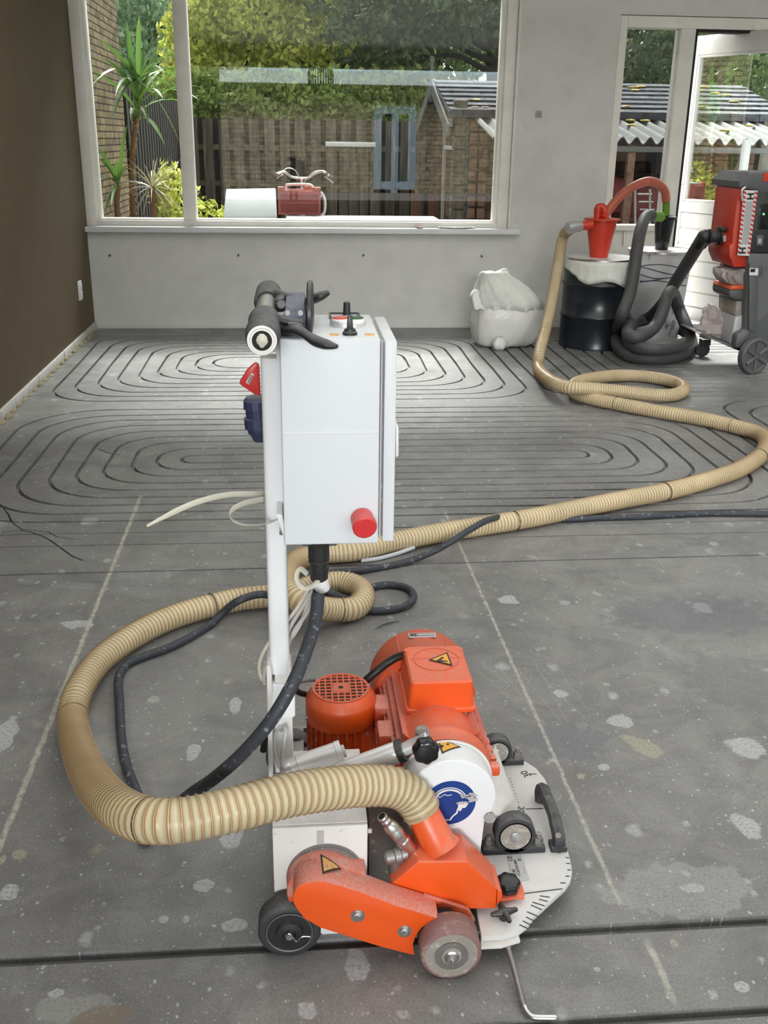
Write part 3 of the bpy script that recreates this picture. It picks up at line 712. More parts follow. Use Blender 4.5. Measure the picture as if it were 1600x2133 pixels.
# lower wicket with strap hinges
t = thing('garden_gate', 'lower board gate with pale bar on top between fence and shed', 'gate', PY(740, 460, FY-.5))
gy = FY-.45; g0, g1 = PY(678, 300, gy), PY(782, 300, gy)
for k in range(5):
    a = g0.x+.04+k*(g1.x-g0.x-.08)/4.2; MB().bx(a, a+.12, gy-.012, gy+.012, GZ+.05, g0.z).build('gate_board', M['fence'], t, smooth=0)
MB().bx(g0.x, g1.x, gy-.03, gy-.012, g0.z-.03, g0.z+.03).build('top_bar', M['sill'], t, bevel=.003)
t = thing('leaning_boards', 'reddish brown boards leaning at the end of the fence beside the shed', 'boards', PY(905, 455, 13.5))
for k, (px, w) in enumerate(((866, .12), (900, .10), (915, .06))):
    c = PY(px, 440, 13.6+k*.05); MB().bx(c.x-w/2, c.x+w/2, c.y-.01, c.y+.015, GZ, PY(px, 395, 13.6).z).build('plank', M['fence_red'], t, smooth=0)

# log shed with slate roof
SX0, SYF, SYB = 1.95, 12.35, 15.0
SX1 = 5.6
ridge = PY(925, 168, (SYF+SYB)/2).z; eave = PY(957, 226, SYF-.2).z
t = thing('garden_shed', 'brown log shed with slate roof and white barge boards', 'shed', (SX0, SYF, GZ)); ym = (SYF+SYB)/2
mb = MB().bx(SX0, SX1, SYF, SYF+.06, GZ, eave+.02); 
front = mb.build('front_wall', M['log'], t, smooth=0)
MB().prism([(SX0, SYF, GZ), (SX0, SYB, GZ), (SX0, SYB, eave), (SX0, ym, ridge-.06), (SX0, SYF, eave)], (.06, 0, 0)).build('gable_wall', M['logY'], t, smooth=0)
MB().bx(SX1-.06, SX1, SYF, SYB, GZ, eave).bx(SX0, SX1, SYB-.06, SYB, GZ, eave).build('rear_wall', M['log'], t, smooth=0)
ov = .25
sl = (ridge-eave)/(ym-SYF)
rf = MB().prism([(SX0-.18, SYF-ov, eave-sl*ov+.03), (SX0-.18, ym, ridge), (SX0-.18, SYB+ov, eave-sl*ov+.03), (SX0-.18, SYB+ov, eave-sl*ov-.02), (SX0-.18, ym, ridge-.06), (SX0-.18, SYF-ov, eave-sl*ov-.02)], (SX1+.4-SX0, 0, 0)).build('roof', M['roofslate'], t, smooth=0)
mb = MB()
for k in range(7):   # overlapping slate courses
    f0 = k/7; f1 = (k+1)/7; ya, yb_ = SYF-ov+f0*(ym-SYF+ov), SYF-ov+f1*(ym-SYF+ov); za, zb = eave-sl*ov+.03+f0*(ridge-eave+sl*ov-.03), eave-sl*ov+.03+f1*(ridge-eave+sl*ov-.03)
    mb.prism([(SX0-.17, ya, za), (SX0-.17, ya, za+.03), (SX0-.17, yb_, zb+.008), (SX0-.17, yb_, zb)], (SX1+.38-SX0, 0, 0))
mb.build('slate_course', M['roofslate'], rf, smooth=0)
mb = MB().prism([(SX0-.2, SYF-ov-.03, eave-sl*ov-.10), (SX0-.2, ym, ridge+.02), (SX0-.2, ym, ridge-.14), (SX0-.2, SYF-ov-.03, eave-sl*ov-.24)], (.025, 0, 0))
mb.prism([(SX0-.2, SYB+ov, eave-sl*ov-.10), (SX0-.2, SYB+ov, eave-sl*ov-.24), (SX0-.2, ym, ridge-.14), (SX0-.2, ym, ridge+.02)], (.025, 0, 0))
mb.bx(SX0-.205, SX0-.17, ym-.03, ym+.03, ridge-.25, ridge+.28)
mb.build('barge_board', M['corr'], t, smooth=0)
# interlocking log ends at the corner and beside the door
for px in (985, 1006):
    c = PY(px, 300, SYF-.05); mb = MB()
    for k in range(13):
        z = GZ+.02+k*.14; mb.bx(c.x-.05, c.x+.05, SYF-.12, SYF, z+.008, z+.132)
    mb.build('log_ends', M['wood'], t, bevel=.02)
mb = MB()
for k in range(14): mb.bx(SX0-.10, SX0+.06, SYF-.09, SYF+.02, GZ+.02+k*.135, GZ+.145+k*.135)
mb.build('log_ends', M['fence'], t, bevel=.018)
d0, d1 = PY(952, 300, SYF-.03).x, PY(984, 300, SYF-.03).x
dz = PY(965, 248, SYF).z
for (a, b) in ((d0, (d0+d1)/2), ((d0+d1)/2, d1)):
    mb = MB(); frame_rect(mb, a+.002, b-.002, GZ, dz, .025, SYF-.05, SYF-.01, .05)
    dr = mb.build('door', M['shedblue'], t, bevel=.003)
    mb = MB()
    for k in range(7): mb.bx(a+.02, b-.02, SYF-.035, SYF-.015, GZ+.05+.1*k, GZ+.14+.1*k)
    mb.build('door_panel', M['shedblue'], dr, smooth=0)
    MB().bx(a+.02, b-.02, SYF-.03, SYF-.02, GZ+.75, dz-.03).build('door_glass', paint('dim_shed_glass', (.12, .12, .09), .2), dr, smooth=0)
MB().bx((d0+d1)/2-.012, (d0+d1)/2+.012, SYF-.075, SYF-.05, GZ+.95, GZ+1.15).build('door_handle', M['ink'], t, bevel=.002)
# gable side door frame with white strap hinges
for z in (1.23, .25):
    MB().bx(SX0-.03, SX0-.012, SYF+.30, SYF+1.15, z, z+.05).build('strap_hinge', M['stickerwhite'], t, bevel=.003)
mb = MB().bx(SX0-.03, SX0, SYF+.35, SYF+.45, GZ, 1.55).bx(SX0-.03, SX0, SYF+1.15, SYF+1.25, GZ, 1.55).bx(SX0-.03, SX0, SYF+.35, SYF+1.25, 1.5, 1.6)
mb.build('side_door_frame', M['lightgrey'], t, smooth=0)
mb = MB()
for k in range(16):
    a = (SX0+.1+rng.random()*3.4); f = .08+.8*rng.random(); y = SYF-ov+f*(ym-SYF+ov); z = eave-sl*ov+.055+f*(ridge-eave+sl*ov-.03)
    MB().ball((a, y, z), (.05+.05*rng.random(), .04, .012), 8, .6, 2, k).build('moss', M['litter'], t)

# corrugated canopy in front of the shed
t = thing('corrugated_canopy', 'pale corrugated lean-to roof in front of the brown log shed', 'canopy', (2.6, 11.4, GZ))
cz1, cz0 = PY(1330, 250, 12.3).z, PY(1330, 292, 11.0).z
cx0, cx1 = 2.08, 5.4; nx = 220
mb = MB(); T, Bt = [], []
for i in range(nx+1):
    x = cx0+(cx1-cx0)*i/nx; h = .035*math.sin((x-cx0)*2*math.pi/.15)
    T.append([(x, 11.0-.0*x, cz0+h), (x, 12.3, cz1+h)])
V0 = [[mb.bm.verts.new(Vector(p)+Vector((0, 0, dz_))) for p in r_] for dz_ in (0, -.012) for r_ in T]
n_ = nx+1
for i in range(nx):
    mb.bm.faces.new((V0[i][0], V0[i+1][0], V0[i+1][1], V0[i][1])); mb.bm.faces.new((V0[n_+i][0], V0[n_+i][1], V0[n_+i+1][1], V0[n_+i+1][0]))
    mb.bm.faces.new((V0[i][0], V0[n_+i][0], V0[n_+i+1][0], V0[i+1][0]))
mb.build('corrugated_sheet', M['corr'], t, smooth=60)
mb = MB().bx(cx0+.4, cx1, 11.02, 11.08, cz0-.12, cz0-.06); mb.build('gutter', M['corr'], t, bevel=.01)
for x in (cx0+.15, 3.6, 5.2): MB().bx(x-.04, x+.04, 11.05, 11.13, GZ, cz0-.05).build('post', M['wood'], t, smooth=0)
for k in range(12):
    x, y = cx0+.2+3*rng.random(), 11.3+.8*rng.random(); MB().ball((x, y, cz0+(y-11)/1.3*(cz1-cz0)+.035), (.06, .05, .012), 8, .6, 2, k).build('moss', M['litter'], t)
# dark store below the canopy: stacked things
t = thing('storage_shelf', 'dark brown plank shelf standing under the corrugated canopy', 'shelf', (3.9, 12.1, GZ))
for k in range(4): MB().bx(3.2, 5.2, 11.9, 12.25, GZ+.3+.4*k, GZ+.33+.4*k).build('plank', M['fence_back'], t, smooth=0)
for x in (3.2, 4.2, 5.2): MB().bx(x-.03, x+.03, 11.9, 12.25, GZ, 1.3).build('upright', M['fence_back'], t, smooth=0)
for k, (px, py, y, s_, mt, lab) in enumerate(((1285, 405, 11.5, .22, 'crate', 'red bundle at left below the corrugated canopy'), (1330, 420, 11.6, .30, 'crate', 'dark red covered heap below the corrugated canopy'), (1315, 392, 11.8, .14, 'redplastic', 'small red box on the heap below the canopy'))):
    c = PY(px, py, y); tag(MB().ball(c, (s_, .2, s_*.8), 20, .4, 1.5, k).build('covered_heap', paint('heap_red_%d' % k, (.16, .03, .03), .7)), lab, 'heap')
t = thing('step_ladder', 'small grey step ladder behind the narrow side window', 'ladder', PY(1350, 460, 10.6))
for px in (1337, 1368):
    a, b = PY(px, 465, 10.6), PY(px-14, 395, 10.6); a.z = GZ; MB().cyl(a, b, .014, n=8).build('rail', M['darksteel'], t)
for k in range(4): py = 405+k*16; a, b = PY(1328+k*2.6, py, 10.6), PY(1358+k*2.6, py, 10.6); MB().cyl(a, b, .010, n=8).build('rung', M['darksteel'], t)

# ---- plants
def blade(mb, a, b, droop, w, up=Vector((0, 0, 1)), n=7):
    a, b = Vector(a), Vector(b); d = b-a; side = d.cross(up)
    if side.length < 1e-4: side = Vector((1, 0, 0))
    side.normalize(); V_ = []
    for i in range(n+1):
        f = i/n; p = a.lerp(b, f)+Vector((0, 0, droop*4*f*(1-f))); ww = w*(.45+1.1*f)*(1-f**2.5) if f < 1 else .0005
        up2 = side.cross(d).normalized()
        V_.append((mb.bm.verts.new(p-side*ww), mb.bm.verts.new(p-up2*ww*.35), mb.bm.verts.new(p+side*ww)))
    for i in range(n):
        for k in (0, 1): mb.bm.faces.new((V_[i][k], V_[i][k+1], V_[i+1][k+1], V_[i+1][k]))
YY = 9.3
t = thing('yucca_tree', 'tall green yucca with bare ringed trunk beside the brick wall', 'plant', PY(278, 455, YY))
tp = [PY(274, 470, YY), PY(276, 400, YY), PY(276, 330, YY), PY(281, 270, YY), PY(286, 235, YY), PY(288, 190, YY)]; tp[0].z = GZ
P = spl(tp, .02)
MB().tube(P, .03, 10, radii=[.034+.006*math.sin(i*2.2)-.012*i/len(P) for i in range(len(P))]).build('trunk', paint('yucca_bark', (.16, .09, .05), .9, wear=(.35, .20, .06), wear_amt=.08, wear_scale=18), t)
mb = MB()
base = [(288, 175), (290, 205), (285, 225), (292, 160), (288, 240)]
tips = [(202, 80), (214, 120), (186, 146), (188, 182), (263, 42), (290, 32), (362, 50), (422, 110), (372, 108), (420, 182), (365, 195), (415, 208), (412, 228), (380, 310), (345, 305), (240, 200), (330, 130), (345, 140), (395, 148), (300, 100), (316, 118), (270, 110), (255, 165), (352, 165), (272, 250), (380, 172), (340, 205), (310, 260), (232, 250), (330, 90), (250, 120)]
for k, (x, y) in enumerate(tips):
    bx_, by_ = base[k % 5]; a = PY(bx_+rng.uniform(-3, 3), by_+(10 if y > 200 else 0), YY+rng.uniform(-.05, .05)); b = PY(x, y, YY+rng.uniform(-.45, .45) if x > 245 else 8.4+rng.uniform(-.1, .1))
    blade(mb, a, b, .05 if y < 150 else .10, .026)
mb.build('leaves', M['yucca'], t, smooth=0, normals=False)
t = thing('yucca_plant', 'small low yucca with dark stem at the foot of the brick wall', 'plant', PY(245, 455, YY-.2))
q0 = PY(245, 450, YY-.2); q0.z = GZ
MB().tube([q0, PY(243, 420, YY-.2), PY(246, 385, YY-.2)], .025, 8).build('stem', M['wood'], t)
mb = MB()
for (x, y) in ((198, 303), (200, 328), (265, 260), (268, 310), (214, 455), (205, 380), (243, 335), (270, 345), (225, 345), (232, 430)):
    blade(mb, PY(246, 385, YY-.2), PY(x, y, YY-.2+rng.uniform(-.3, .1) if x > 235 else 8.4), .05, .018)
mb.build('leaves', M['yucca'], t, smooth=0, normals=False)
t = thing('spiky_plant', 'pale dry spiky rosette plant below the tall yucca', 'plant', PY(318, 455, 9.0))
mb = MB(); c0 = PY(318, 392, 9.0)
for k in range(75):
    a = rng.uniform(0, 6.283); e = rng.uniform(-.9, 1.0); l = rng.uniform(.22, .42)
    blade(mb, c0, c0+Vector((math.cos(a)*math.cos(e), math.sin(a)*math.cos(e)*.9, math.sin(e)))*l, .04, .007, n=5)
mb.build('leaves', M['drygrass'], t, smooth=0, normals=False)
q = c0.copy(); q.z = GZ; MB().tube([q, c0], .03, 8).build('stem', M['wood'], t)

def leafcloud(mb, blobs, n, size, seed, flat=.5):
    r = random.Random(seed); tot = sum(b[1][0]*b[1][1]*b[1][2] for b in blobs)
    for c, rad in blobs:
        k = int(n*rad[0]*rad[1]*rad[2]/tot)
        for _ in range(k):
            d = Vector((r.gauss(0, 1), r.gauss(0, 1), r.gauss(0, 1))).normalized()*(r.random()**.28)
            p = Vector((c[0]+d.x*rad[0], c[1]+d.y*rad[1], c[2]+d.z*rad[2]))+Vector(noise.noise_vector(Vector((d.x, d.y, d.z))*2.5+Vector((seed, 0, 0))))*.25*rad[0]
            s_ = size*r.uniform(.6, 1.3); a = Vector((r.gauss(0, 1), r.gauss(0, 1), r.gauss(0, flat))).normalized(); b = a.orthogonal().normalized(); b = Matrix.Rotation(r.uniform(0, 6.28), 3, a) @ b; c2 = a.cross(b)
            V_ = [mb.bm.verts.new(p+b*s_), mb.bm.verts.new(p+c2*s_*.5+a*s_*.12), mb.bm.verts.new(p-b*s_), mb.bm.verts.new(p-c2*s_*.5+a*s_*.12)]
            mb.bm.faces.new(V_)
t = thing('leafy_shrub', 'bright green leafy shrub right of the pale spiky plant', 'shrub', PY(400, 455, 9.2))
c = PY(398, 410, 9.2)
mb = MB(); leafcloud(mb, [((c.x-.12, 9.2, c.z-.05), (.22, .3, .22)), ((c.x+.12, 9.1, c.z-.14), (.22, .25, .12)), ((c.x-.2, 9.4, c.z+.15), (.13, .2, .16)), ((c.x, 9.2, c.z-.5), (.3, .3, .35))], 1500, .035, 3)
mb.build('foliage', M['leaf_bright'], t, smooth=0, normals=False)
MB().tube([(c.x-.05, 9.2, GZ), (c.x-.05, 9.2, c.z-.1)], .015, 8).build('stem', M['bark'], t)

def tree(label, x, y, blobs, n, size, mat, seed, trunk=None, name='garden_tree'):
    t = thing(name, label, 'tree', (x, y, GZ)); mb = MB(); leafcloud(mb, blobs, n, size, seed); mb.build('foliage', M[mat], t, smooth=0, normals=False)
    if trunk: MB().tube(spl(trunk, .15), .1, 10, radii=None if not trunk else [max(.03, .16*(1-i/ (len(spl(trunk, .15))*1.3))) for i in range(len(spl(trunk, .15)))]).build('trunk', M['bark'], t)
    return t
def B(px, py, y, rx, ry, rz): p = PY(px, py, y); return ((p.x, y, p.z), (rx, ry, rz))
tree('bluish green airy tree at the upper left behind the fence', -3, 24, [B(250, 60, 24, 2.0, 1.5, 1.6), B(330, -40, 24, 2, 1.5, 1.5), B(370, 120, 23, 1.4, 1, 1.0), B(300, 190, 22, 1.6, 1, .8)], 12000, .085, 'leaf_blue', 11, [(-3.2, 24, GZ), (-3.1, 24, 2), (-3, 24, 4.5)])
tree('bright yellow green tree leaning over the fence at centre left', -1, 19, [B(560, 15, 19, 1.5, 1.2, .75), B(470, 100, 19, 1.1, 1, .55), B(420, 60, 18.5, .7, .8, .5), B(640, 80, 18.5, .9, .8, .45), B(590, -70, 19, 2, 1, .7), B(395, 150, 18, .5, .6, .4)], 15000, .065, 'leaf_bright', 12, [(-1.2, 19.6, GZ), (-1.0, 19.5, 2), (-.3, 19.2, 3.6)])
tree('mid green tree behind the middle of the fence', .6, 20, [B(700, 70, 20.5, 1.6, 1, 1.0), B(600, 170, 20.5, 1.7, .9, .8), B(760, 170, 20.5, 1.4, .9, .8), B(460, 190, 20, 1.2, .8, .6), B(800, 40, 20.5, 1.3, 1, .9)], 16000, .075, 'leaf_mid', 13, [(.8, 20.7, GZ), (.7, 20.7, 2), (1.0, 20.6, 4)])
tr = tree('large dark oak tree with thick trunk behind the shed', 3.6, 18, [B(800, 20, 18, 1.2, 1.2, .9), B(900, 40, 18, 1.1, 1, .6), B(930, -20, 17.6, 1.6, 1, .7), B(860, 110, 18.2, .7, .8, .35), B(980, 20, 17.6, .7, 1, .5), B(1340, 90, 17.8, 1.6, 1, 1.1), B(1380, 160, 18.4, 1.5, 1, .5), B(1180, 20, 18, 1.6, 1, 1.2), B(1000, 130, 18.6, .6, .6, .28), B(1560, 80, 18, 1.6, 1.2, 1.2)], 17000, .075, 'leaf_dark', 14)
tx = PY(1035, 150, 17.8); P = [(tx.x+.1, 17.8, GZ), (tx.x+.02, 17.8, 1.8), (tx.x-.02, 17.8, 3.0), (tx.x-.15, 17.8, 5.2)]
MB().tube(spl(P, .2), .17, 12).build('trunk', M['bark'], tr)
for k, L_ in enumerate((((1030, 150), (1000, 140), (960, 118), (910, 115), (870, 128)), ((1030, 110), (990, 88), (950, 65), (900, 58), (840, 60)), ((1030, 130), (985, 112), (940, 90), (900, 80)), ((1025, 60), (980, 30), (930, 0), (880, -30)))):
    P = spl([PY(a, b, 17.7) for a, b in L_], .15); MB().tube(P, .07, 8, radii=[.055*(1-.75*i/len(P)) for i in range(len(P))]).build('branch', M['bark'], tr)
tree('dark undergrowth hedge between fence and trees', 1, 17, [B(520, 225, 17, 1.6, .6, .5), B(430, 215, 17, .8, .5, .45), B(700, 220, 17, 1.5, .6, .5), B(850, 215, 17.5, 1.2, .6, .5)], 9000, .06, 'leaf_mid', 15, name='hedge_bush')
tree('far dark green trees closing the view behind everything', 0, 28, [B(420, 130, 28, 3.5, 1, 2.2), B(700, 120, 28, 3.8, 1, 2.4), B(760, -60, 29, 4.4, 1, 2.0), B(1380, 130, 28, 3.0, 1, 2.4), B(1600, 120, 28, 3.5, 1, 2.4), B(300, 200, 28, 3, 1, 1.2)], 17000, .17, 'leaf_dark', 16, name='treeline')['kind'] = 'stuff'

# ---- bicycle with crate, foam box, board on trestles right behind the glass
BY = 9.0
t = thing('city_bicycle', 'silver city bicycle with a front carrier parked behind the big window', 'bicycle', PY(628, 470, BY+.2))
def tubepx(pts, y, r, step=.015, n=10, dy=None):
    P = [PY(a, b, y+(dy[i] if dy else 0)) for i, (a, b) in enumerate(pts)]; return MB().tube(spl(P, step), r, n)
hb = tubepx([(578, 362), (592, 358), (606, 368), (622, 371), (640, 371), (655, 362), (672, 357), (684, 366)], BY+.35, .011, dy=[-.25, -.2, -.05, 0, 0, -.05, -.2, -.25]).build('handlebar', M['alu'], t)
for (a, b) in (((575, 364), (584, 360)), ((680, 362), (690, 370))): MB().tube([PY(*a, BY+.10), PY(*b, BY+.18)], .014, 10).build('grip', M['grey'], hb)
for pts in (((576, 372), (584, 366), (590, 364)), ((694, 382), (686, 374), (676, 368))): tubepx(pts, BY+.15, .005).build('brake_lever', M['steel'], hb)
for pts in (((590, 355), (600, 350), (615, 355), (626, 375), (630, 385)), ((676, 357), (660, 356), (645, 365), (634, 380), (628, 392))): tubepx(pts, BY+.25, .004).build('brake_cable', M['steel'], hb)
MB().cyl(PY(628, 371, BY+.35), PY(630, 420, BY+.42), .013).build('stem', M['alu'], t)
tubepx([(597, 455), (596, 392), (602, 385), (645, 385), (652, 392)], BY+.1, .012).build('carrier_frame', M['stickerwhite'], t)
c = PY(628, 470, BY+.25); wc = Vector((c.x, BY+.35, GZ+.34))
P = [wc+Vector((.05*math.sin(a)*0, math.cos(a)*.33, math.sin(a)*.33)) for a in [2*math.pi*k/40 for k in range(41)]]
wh = MB().tube(P, .017, 10).build('front_wheel', M['rubber'], t)
mb = MB()
for k in range(18): a = 2*math.pi*k/18; mb.cyl(wc, wc+Vector((0, math.cos(a)*.32, math.sin(a)*.32)), .0015, n=4)
mb.build('spokes', M['steel'], wh)
fk = PY(630, 420, BY+.42)
MB().tube([fk, wc+Vector((.05, .03, .1)), wc+Vector((.05, 0, 0))], .012, 8).tube([fk, wc+Vector((-.05, .03, .1)), wc+Vector((-.05, 0, 0))], .012, 8).build('fork', M['alu'], t)
MB().tube([fk, fk+Vector((0, .55, -.35)), fk+Vector((0, 1.0, -.36))], .017, 10).build('frame_tube', M['grey'], t)
w2 = wc+Vector((0, 1.08, 0)); P = [w2+Vector((0, math.cos(a)*.33, math.sin(a)*.33)) for a in [2*math.pi*k/40 for k in range(41)]]
MB().tube(P, .017, 10).build('rear_wheel', M['rubber'], t)
MB().tube([fk+Vector((0, 1.0, -.36)), w2], .012, 8).build('chain_stay', M['grey'], t)
MB().tube([fk+Vector((0, .75, -.35)), fk+Vector((0, .85, -.05))], .012, 8).build('seat_post', M['alu'], t)
MB().ball(fk+Vector((0, .9, -.03)), (.08, .14, .03), 16).build('saddle', M['ink'], t)
# light under the bar
MB().ball(PY(645, 393, BY+.12), (.055, .03, .028), 14).build('red_light', M['crate'], t)
MB().tube(spl([PY(668, 400, BY), PY(676, 415, BY), PY(676, 440, BY), PY(668, 452, BY)], .01), .014, 10).tube([PY(660, 412, BY), PY(674, 405, BY)], .012, 8).build('lock_bracket', M['alu'], t)
# crate on the carrier
y0 = 8.95; a, b = PY(581, 447, y0), PY(667, 447, y0); z1 = PY(620, 397, y0).z; z0 = a.z
t = thing('red_crate', 'faded red plastic crate on the bicycle front carrier', 'crate', ((a.x+b.x)/2, y0, z0))
mb = MB(); D = .28
mb.bx(a.x, b.x, y0, y0+.012, z0, z1-.005).bx(a.x, b.x, y0+D, y0+D+.012, z0, z1).bx(a.x, a.x+.012, y0, y0+D, z0, z1+.01).bx(b.x-.012, b.x, y0, y0+D, z0, z1+.01).bx(a.x, b.x, y0, y0+D, z0, z0+.01)
mb.build('body', M['crate'], t, bevel=.003)
mb = MB(); frame_rect(mb, a.x-.004, b.x+.004, z0, z1, .022, y0-.012, y0, .02, .03); mb.bx(a.x, b.x, y0-.010, y0, (z0+z1)/2-.006, (z0+z1)/2+.006)
for k in range(22):
    x = a.x+.03+k*(b.x-a.x-.06)/21; mb.bx(x-.0025, x+.0025, y0-.007, y0, z0+.03, z1-.04)
mb.build('rib_pattern', M['crate'], t, smooth=0)
mb = MB().bx(a.x-.006, a.x+.05, y0-.01, y0+.03, z1, z1+.03).bx(b.x-.05, b.x+.006, y0-.01, y0+.03, z1, z1+.03); mb.build('corner_lug', M['crate'], t, bevel=.005)
# white foam box
y0 = 8.5; t = thing('foam_box', 'white ribbed foam box lid tilted towards the window beside the red crate', 'box', PY(520, 455, y0))
tl, tr_, bl, br = PY(471, 393, y0+.25), PY(574, 391, y0+.25), PY(465, 452, y0), PY(577, 450, y0)
nn = (tr_-tl).cross(bl-tl).normalized(); nn = nn if nn.y > 0 else -nn
MB().prism([tl, tr_, br, bl], nn*.04).build('lid', M['foam'], t, bevel=.008)
MB().bx(bl.x+.01, br.x-.01, y0+.05, y0+.33, GZ, bl.z-.005).build('box', M['grey'], t, bevel=.01)
# board just below the sill level
y0 = 8.35; z = PY(760, 458, y0).z
t = thing('trestle_board', 'dark board with orange edge lying on trestles outside the window', 'table', (.9, y0+.3, GZ))
x0_, x1_ = PY(596, 458, y0).x, PY(922, 461, y0).x
MB().bx(x0_, x1_, y0, y0+.55, z-.03, z-.006).build('board', M['grey'], t, bevel=.003)
MB().bx(x0_, x1_, y0-.004, y0+.01, z-.010, z-.002).build('edge', M['fence_red'] if False else paint('orange_edge', (.55, .22, .10), .5), t)
for x in (x0_+.15, x1_-.15):
    for dx in (-.1, .1): MB().cyl((x+dx, y0+.25, GZ), (x+dx*.3, y0+.25, z-.03), .015, n=8).build('leg', M['fence'], t)
# drain pipe of the neighbour seen through the door
c = PY(1545, 380, 10.5); tag(MB().cyl((c.x, 10.5, GZ), (c.x, 10.5, PY(1545, 290, 10.5).z), .045, n=20).build('drain_pipe', M['lightgrey']), 'light grey drain pipe seen through the open door glass', 'pipe')

# ---- house across the street (seen mirrored in the pane)
t = thing('brick_house', 'low yellow brick house across the street, mirrored in the large window', 'house', (1, -14.7, GZ))
def RX(px, y): return (px-610)/2220*(2*GY-y)
hx0, hx1, hy, hz = RX(432, -14.7), RX(1180, -14.7), -14.7, 1.35+(286-184)/2220*30
wx0, wx1, wz = RX(778, hy), RX(866, hy), 1.35+(286-222)/2220*30
mb = MB(); mb.bx(hx0, wx0, hy-6, hy, GZ, hz).bx(wx1, hx1, hy-6, hy, GZ, hz).bx(wx0, wx1, hy-6, hy, wz, hz).bx(wx0, wx1, hy-6, hy-.5, GZ, wz)
mb.build('wall', M['brick_far'], t, smooth=0)
MB().bx(hx0-.6, hx1+.3, hy-6.2, hy+.5, hz, hz+.30).build('roof_fascia', paint('blue_white_fascia', (.62, .70, .74), .5), t, smooth=0)
MB().bx(RX(520, hy), hx1-.5, hy-5, hy-.6, hz+.30, hz+.45).build('roof_upstand', paint('blue_white_upstand', (.5, .62, .68), .5), t, smooth=0)
mb = MB(); frame_rect(mb, wx0, wx1, GZ+.1, wz, .22, hy-.1, hy+.03); mb.bx((wx0+wx1)/2-.1, (wx0+wx1)/2+.1, hy-.1, hy+.02, GZ, wz)
mb.build('window_frame', paint('pale_blue_frame', (.22, .30, .36), .5), t, smooth=0)
MB().bx(wx0+.2, wx1-.2, hy-.08, hy-.06, GZ+.1, wz).build('window_pane', paint('dark_pane', (.03, .04, .04), .1), t, smooth=0)
tree('low green street bush beside the low brick house', -5, -16, [((-5.2, -16.5, 1.4), (2.2, 1.2, 1.4))], 2500, .2, 'leaf_mid', 17, name='street_bush')

# ================================================================== THE FLOOR MILLING MACHINE
mach = thing('floor_milling_machine', 'orange and white floor milling machine with upright post and white control box', 'machine', (.15, 1.6, 0))
FWD = Vector((0, 1, 0))

# ---- chassis
xh0, xh1 = PY(567, 1720, 1.43).x, PY(766, 1715, 1.43).x
zt = PY(667, 1722, 1.43).z
mb = MB()
mb.bx(xh0, xh1, 1.43, 1.438, .045, zt).bx(xh0, xh0+.006, 1.438, 1.66, .045, zt).bx(xh1-.006, xh1, 1.438, 1.60, .045, zt).bx(xh0, xh1, 1.438, 1.66, zt-.006, zt+.001).bx(xh0+.01, xh1-.01, 1.60, 1.61, .05, zt-.01)
hs = mb.build('housing', M['white_worn'], mach, bevel=.0015)
rc = PY(680, 1757, 1.43); rc.z -= .069; rc = Vector(rc)     # ring behind the belt guard
MB().lathe((rc.x-.002, 1.432, rc.z), (0, -1, 0), [(0, .069), (.006, .069), (.006, .066), (.010, .066), (.010, .056), (0, .056)], 56, cap=False).build('ring', M['darksteel'], hs, bevel=0)
MB().prism(QY(1.429, [(660, 1731), (675, 1731), (675, 1760), (660, 1760)]), (0, .004, 0)).build('slot', M['lightgrey'], hs, smooth=0)
MB().cyl(PY(766, 1732, 1.445), PY(774, 1732, 1.445), .007, n=6).cyl(PY(766, 1895, 1.445), PY(772, 1895, 1.445), .006, n=6).build('bolt', M['steel'], hs)
# lower side plate with clipped corner
sp_ = QY(1.428, [(640, 1905), (674, 1951), (744, 1977), (800, 1973), (872, 1985), (900, 1985), (980, 1930), (900, 1880), (760, 1860), (650, 1870)])
MB().prism(sp_, (0, .006, 0)).build('side_plate', M['white'], mach, bevel=.001)
# floor tray / frame rails in shadow
mb = MB().bx(.10, .30, 1.46, 1.475, .03, .034).bx(-.04, .30, 1.95, 1.965, .03, .10).bx(xh1+.004, .34, 1.475, 1.95, .052, .060).bx(-.04, .0, 1.66, 1.95, .045, .10)
mb.build('chassis_frame', M['darksteel'], mach, bevel=.001)
MB().bx(xh1+.001, xh1+.006, 1.47, 1.62, .06, .22).build('slot_shade_sheet', M['dark'], mach, smooth=0)  # near-black sheet added for the shade of the slot beside the housing

# ---- belt guard (long orange cover)
front = [(611, 1880), (611, 1866), (614, 1856), (624, 1845), (643, 1836.5), (672, 1835), (700, 1842), (748, 1857), (819, 1884), (915, 1913), (898, 1919), (879, 1933), (866, 1951), (861, 1968), (864, 1991), (793, 1973), (667, 1933), (634, 1914), (618, 1894)]
gf = QY(1.345, front)
gb = [p+Vector((0, .052, 0)) for p in gf]
mb = MB().prism(gf, (0, .052, 0))
gd = mb.build('belt_guard', M['orange'], mach, bevel=.0022, smooth=30)
gd.data.materials.append(M['orange_dusty'])
for p in gd.data.polygons:
    if p.normal.z > .35 or (p.normal.x < -.5 and p.normal.z > -.1): p.material_index = 1
# drum-shaped shoulder joining the housing
cx_, cz_ = PY(672, 1895, 1.345).x, PY(672, 1895, 1.345).z
r_ = gf[5].z-cz_
sh = MB(); outl = []
for k in range(25):
    a = R_(200-k*150/24); outl.append(Vector((cx_+math.cos(a)*r_*1.0, 1.39, cz_+math.sin(a)*r_)))
gp0 = PY(766, 1861, 1.345); outl.append(Vector((gp0.x, 1.39, gp0.z))); outl.append(Vector((gp0.x, 1.39, cz_-.02)))
sh.prism(outl, (0, .050, 0)); so = sh.build('guard_shoulder', M['orange_dusty'], gd, bevel=.001, smooth=40)
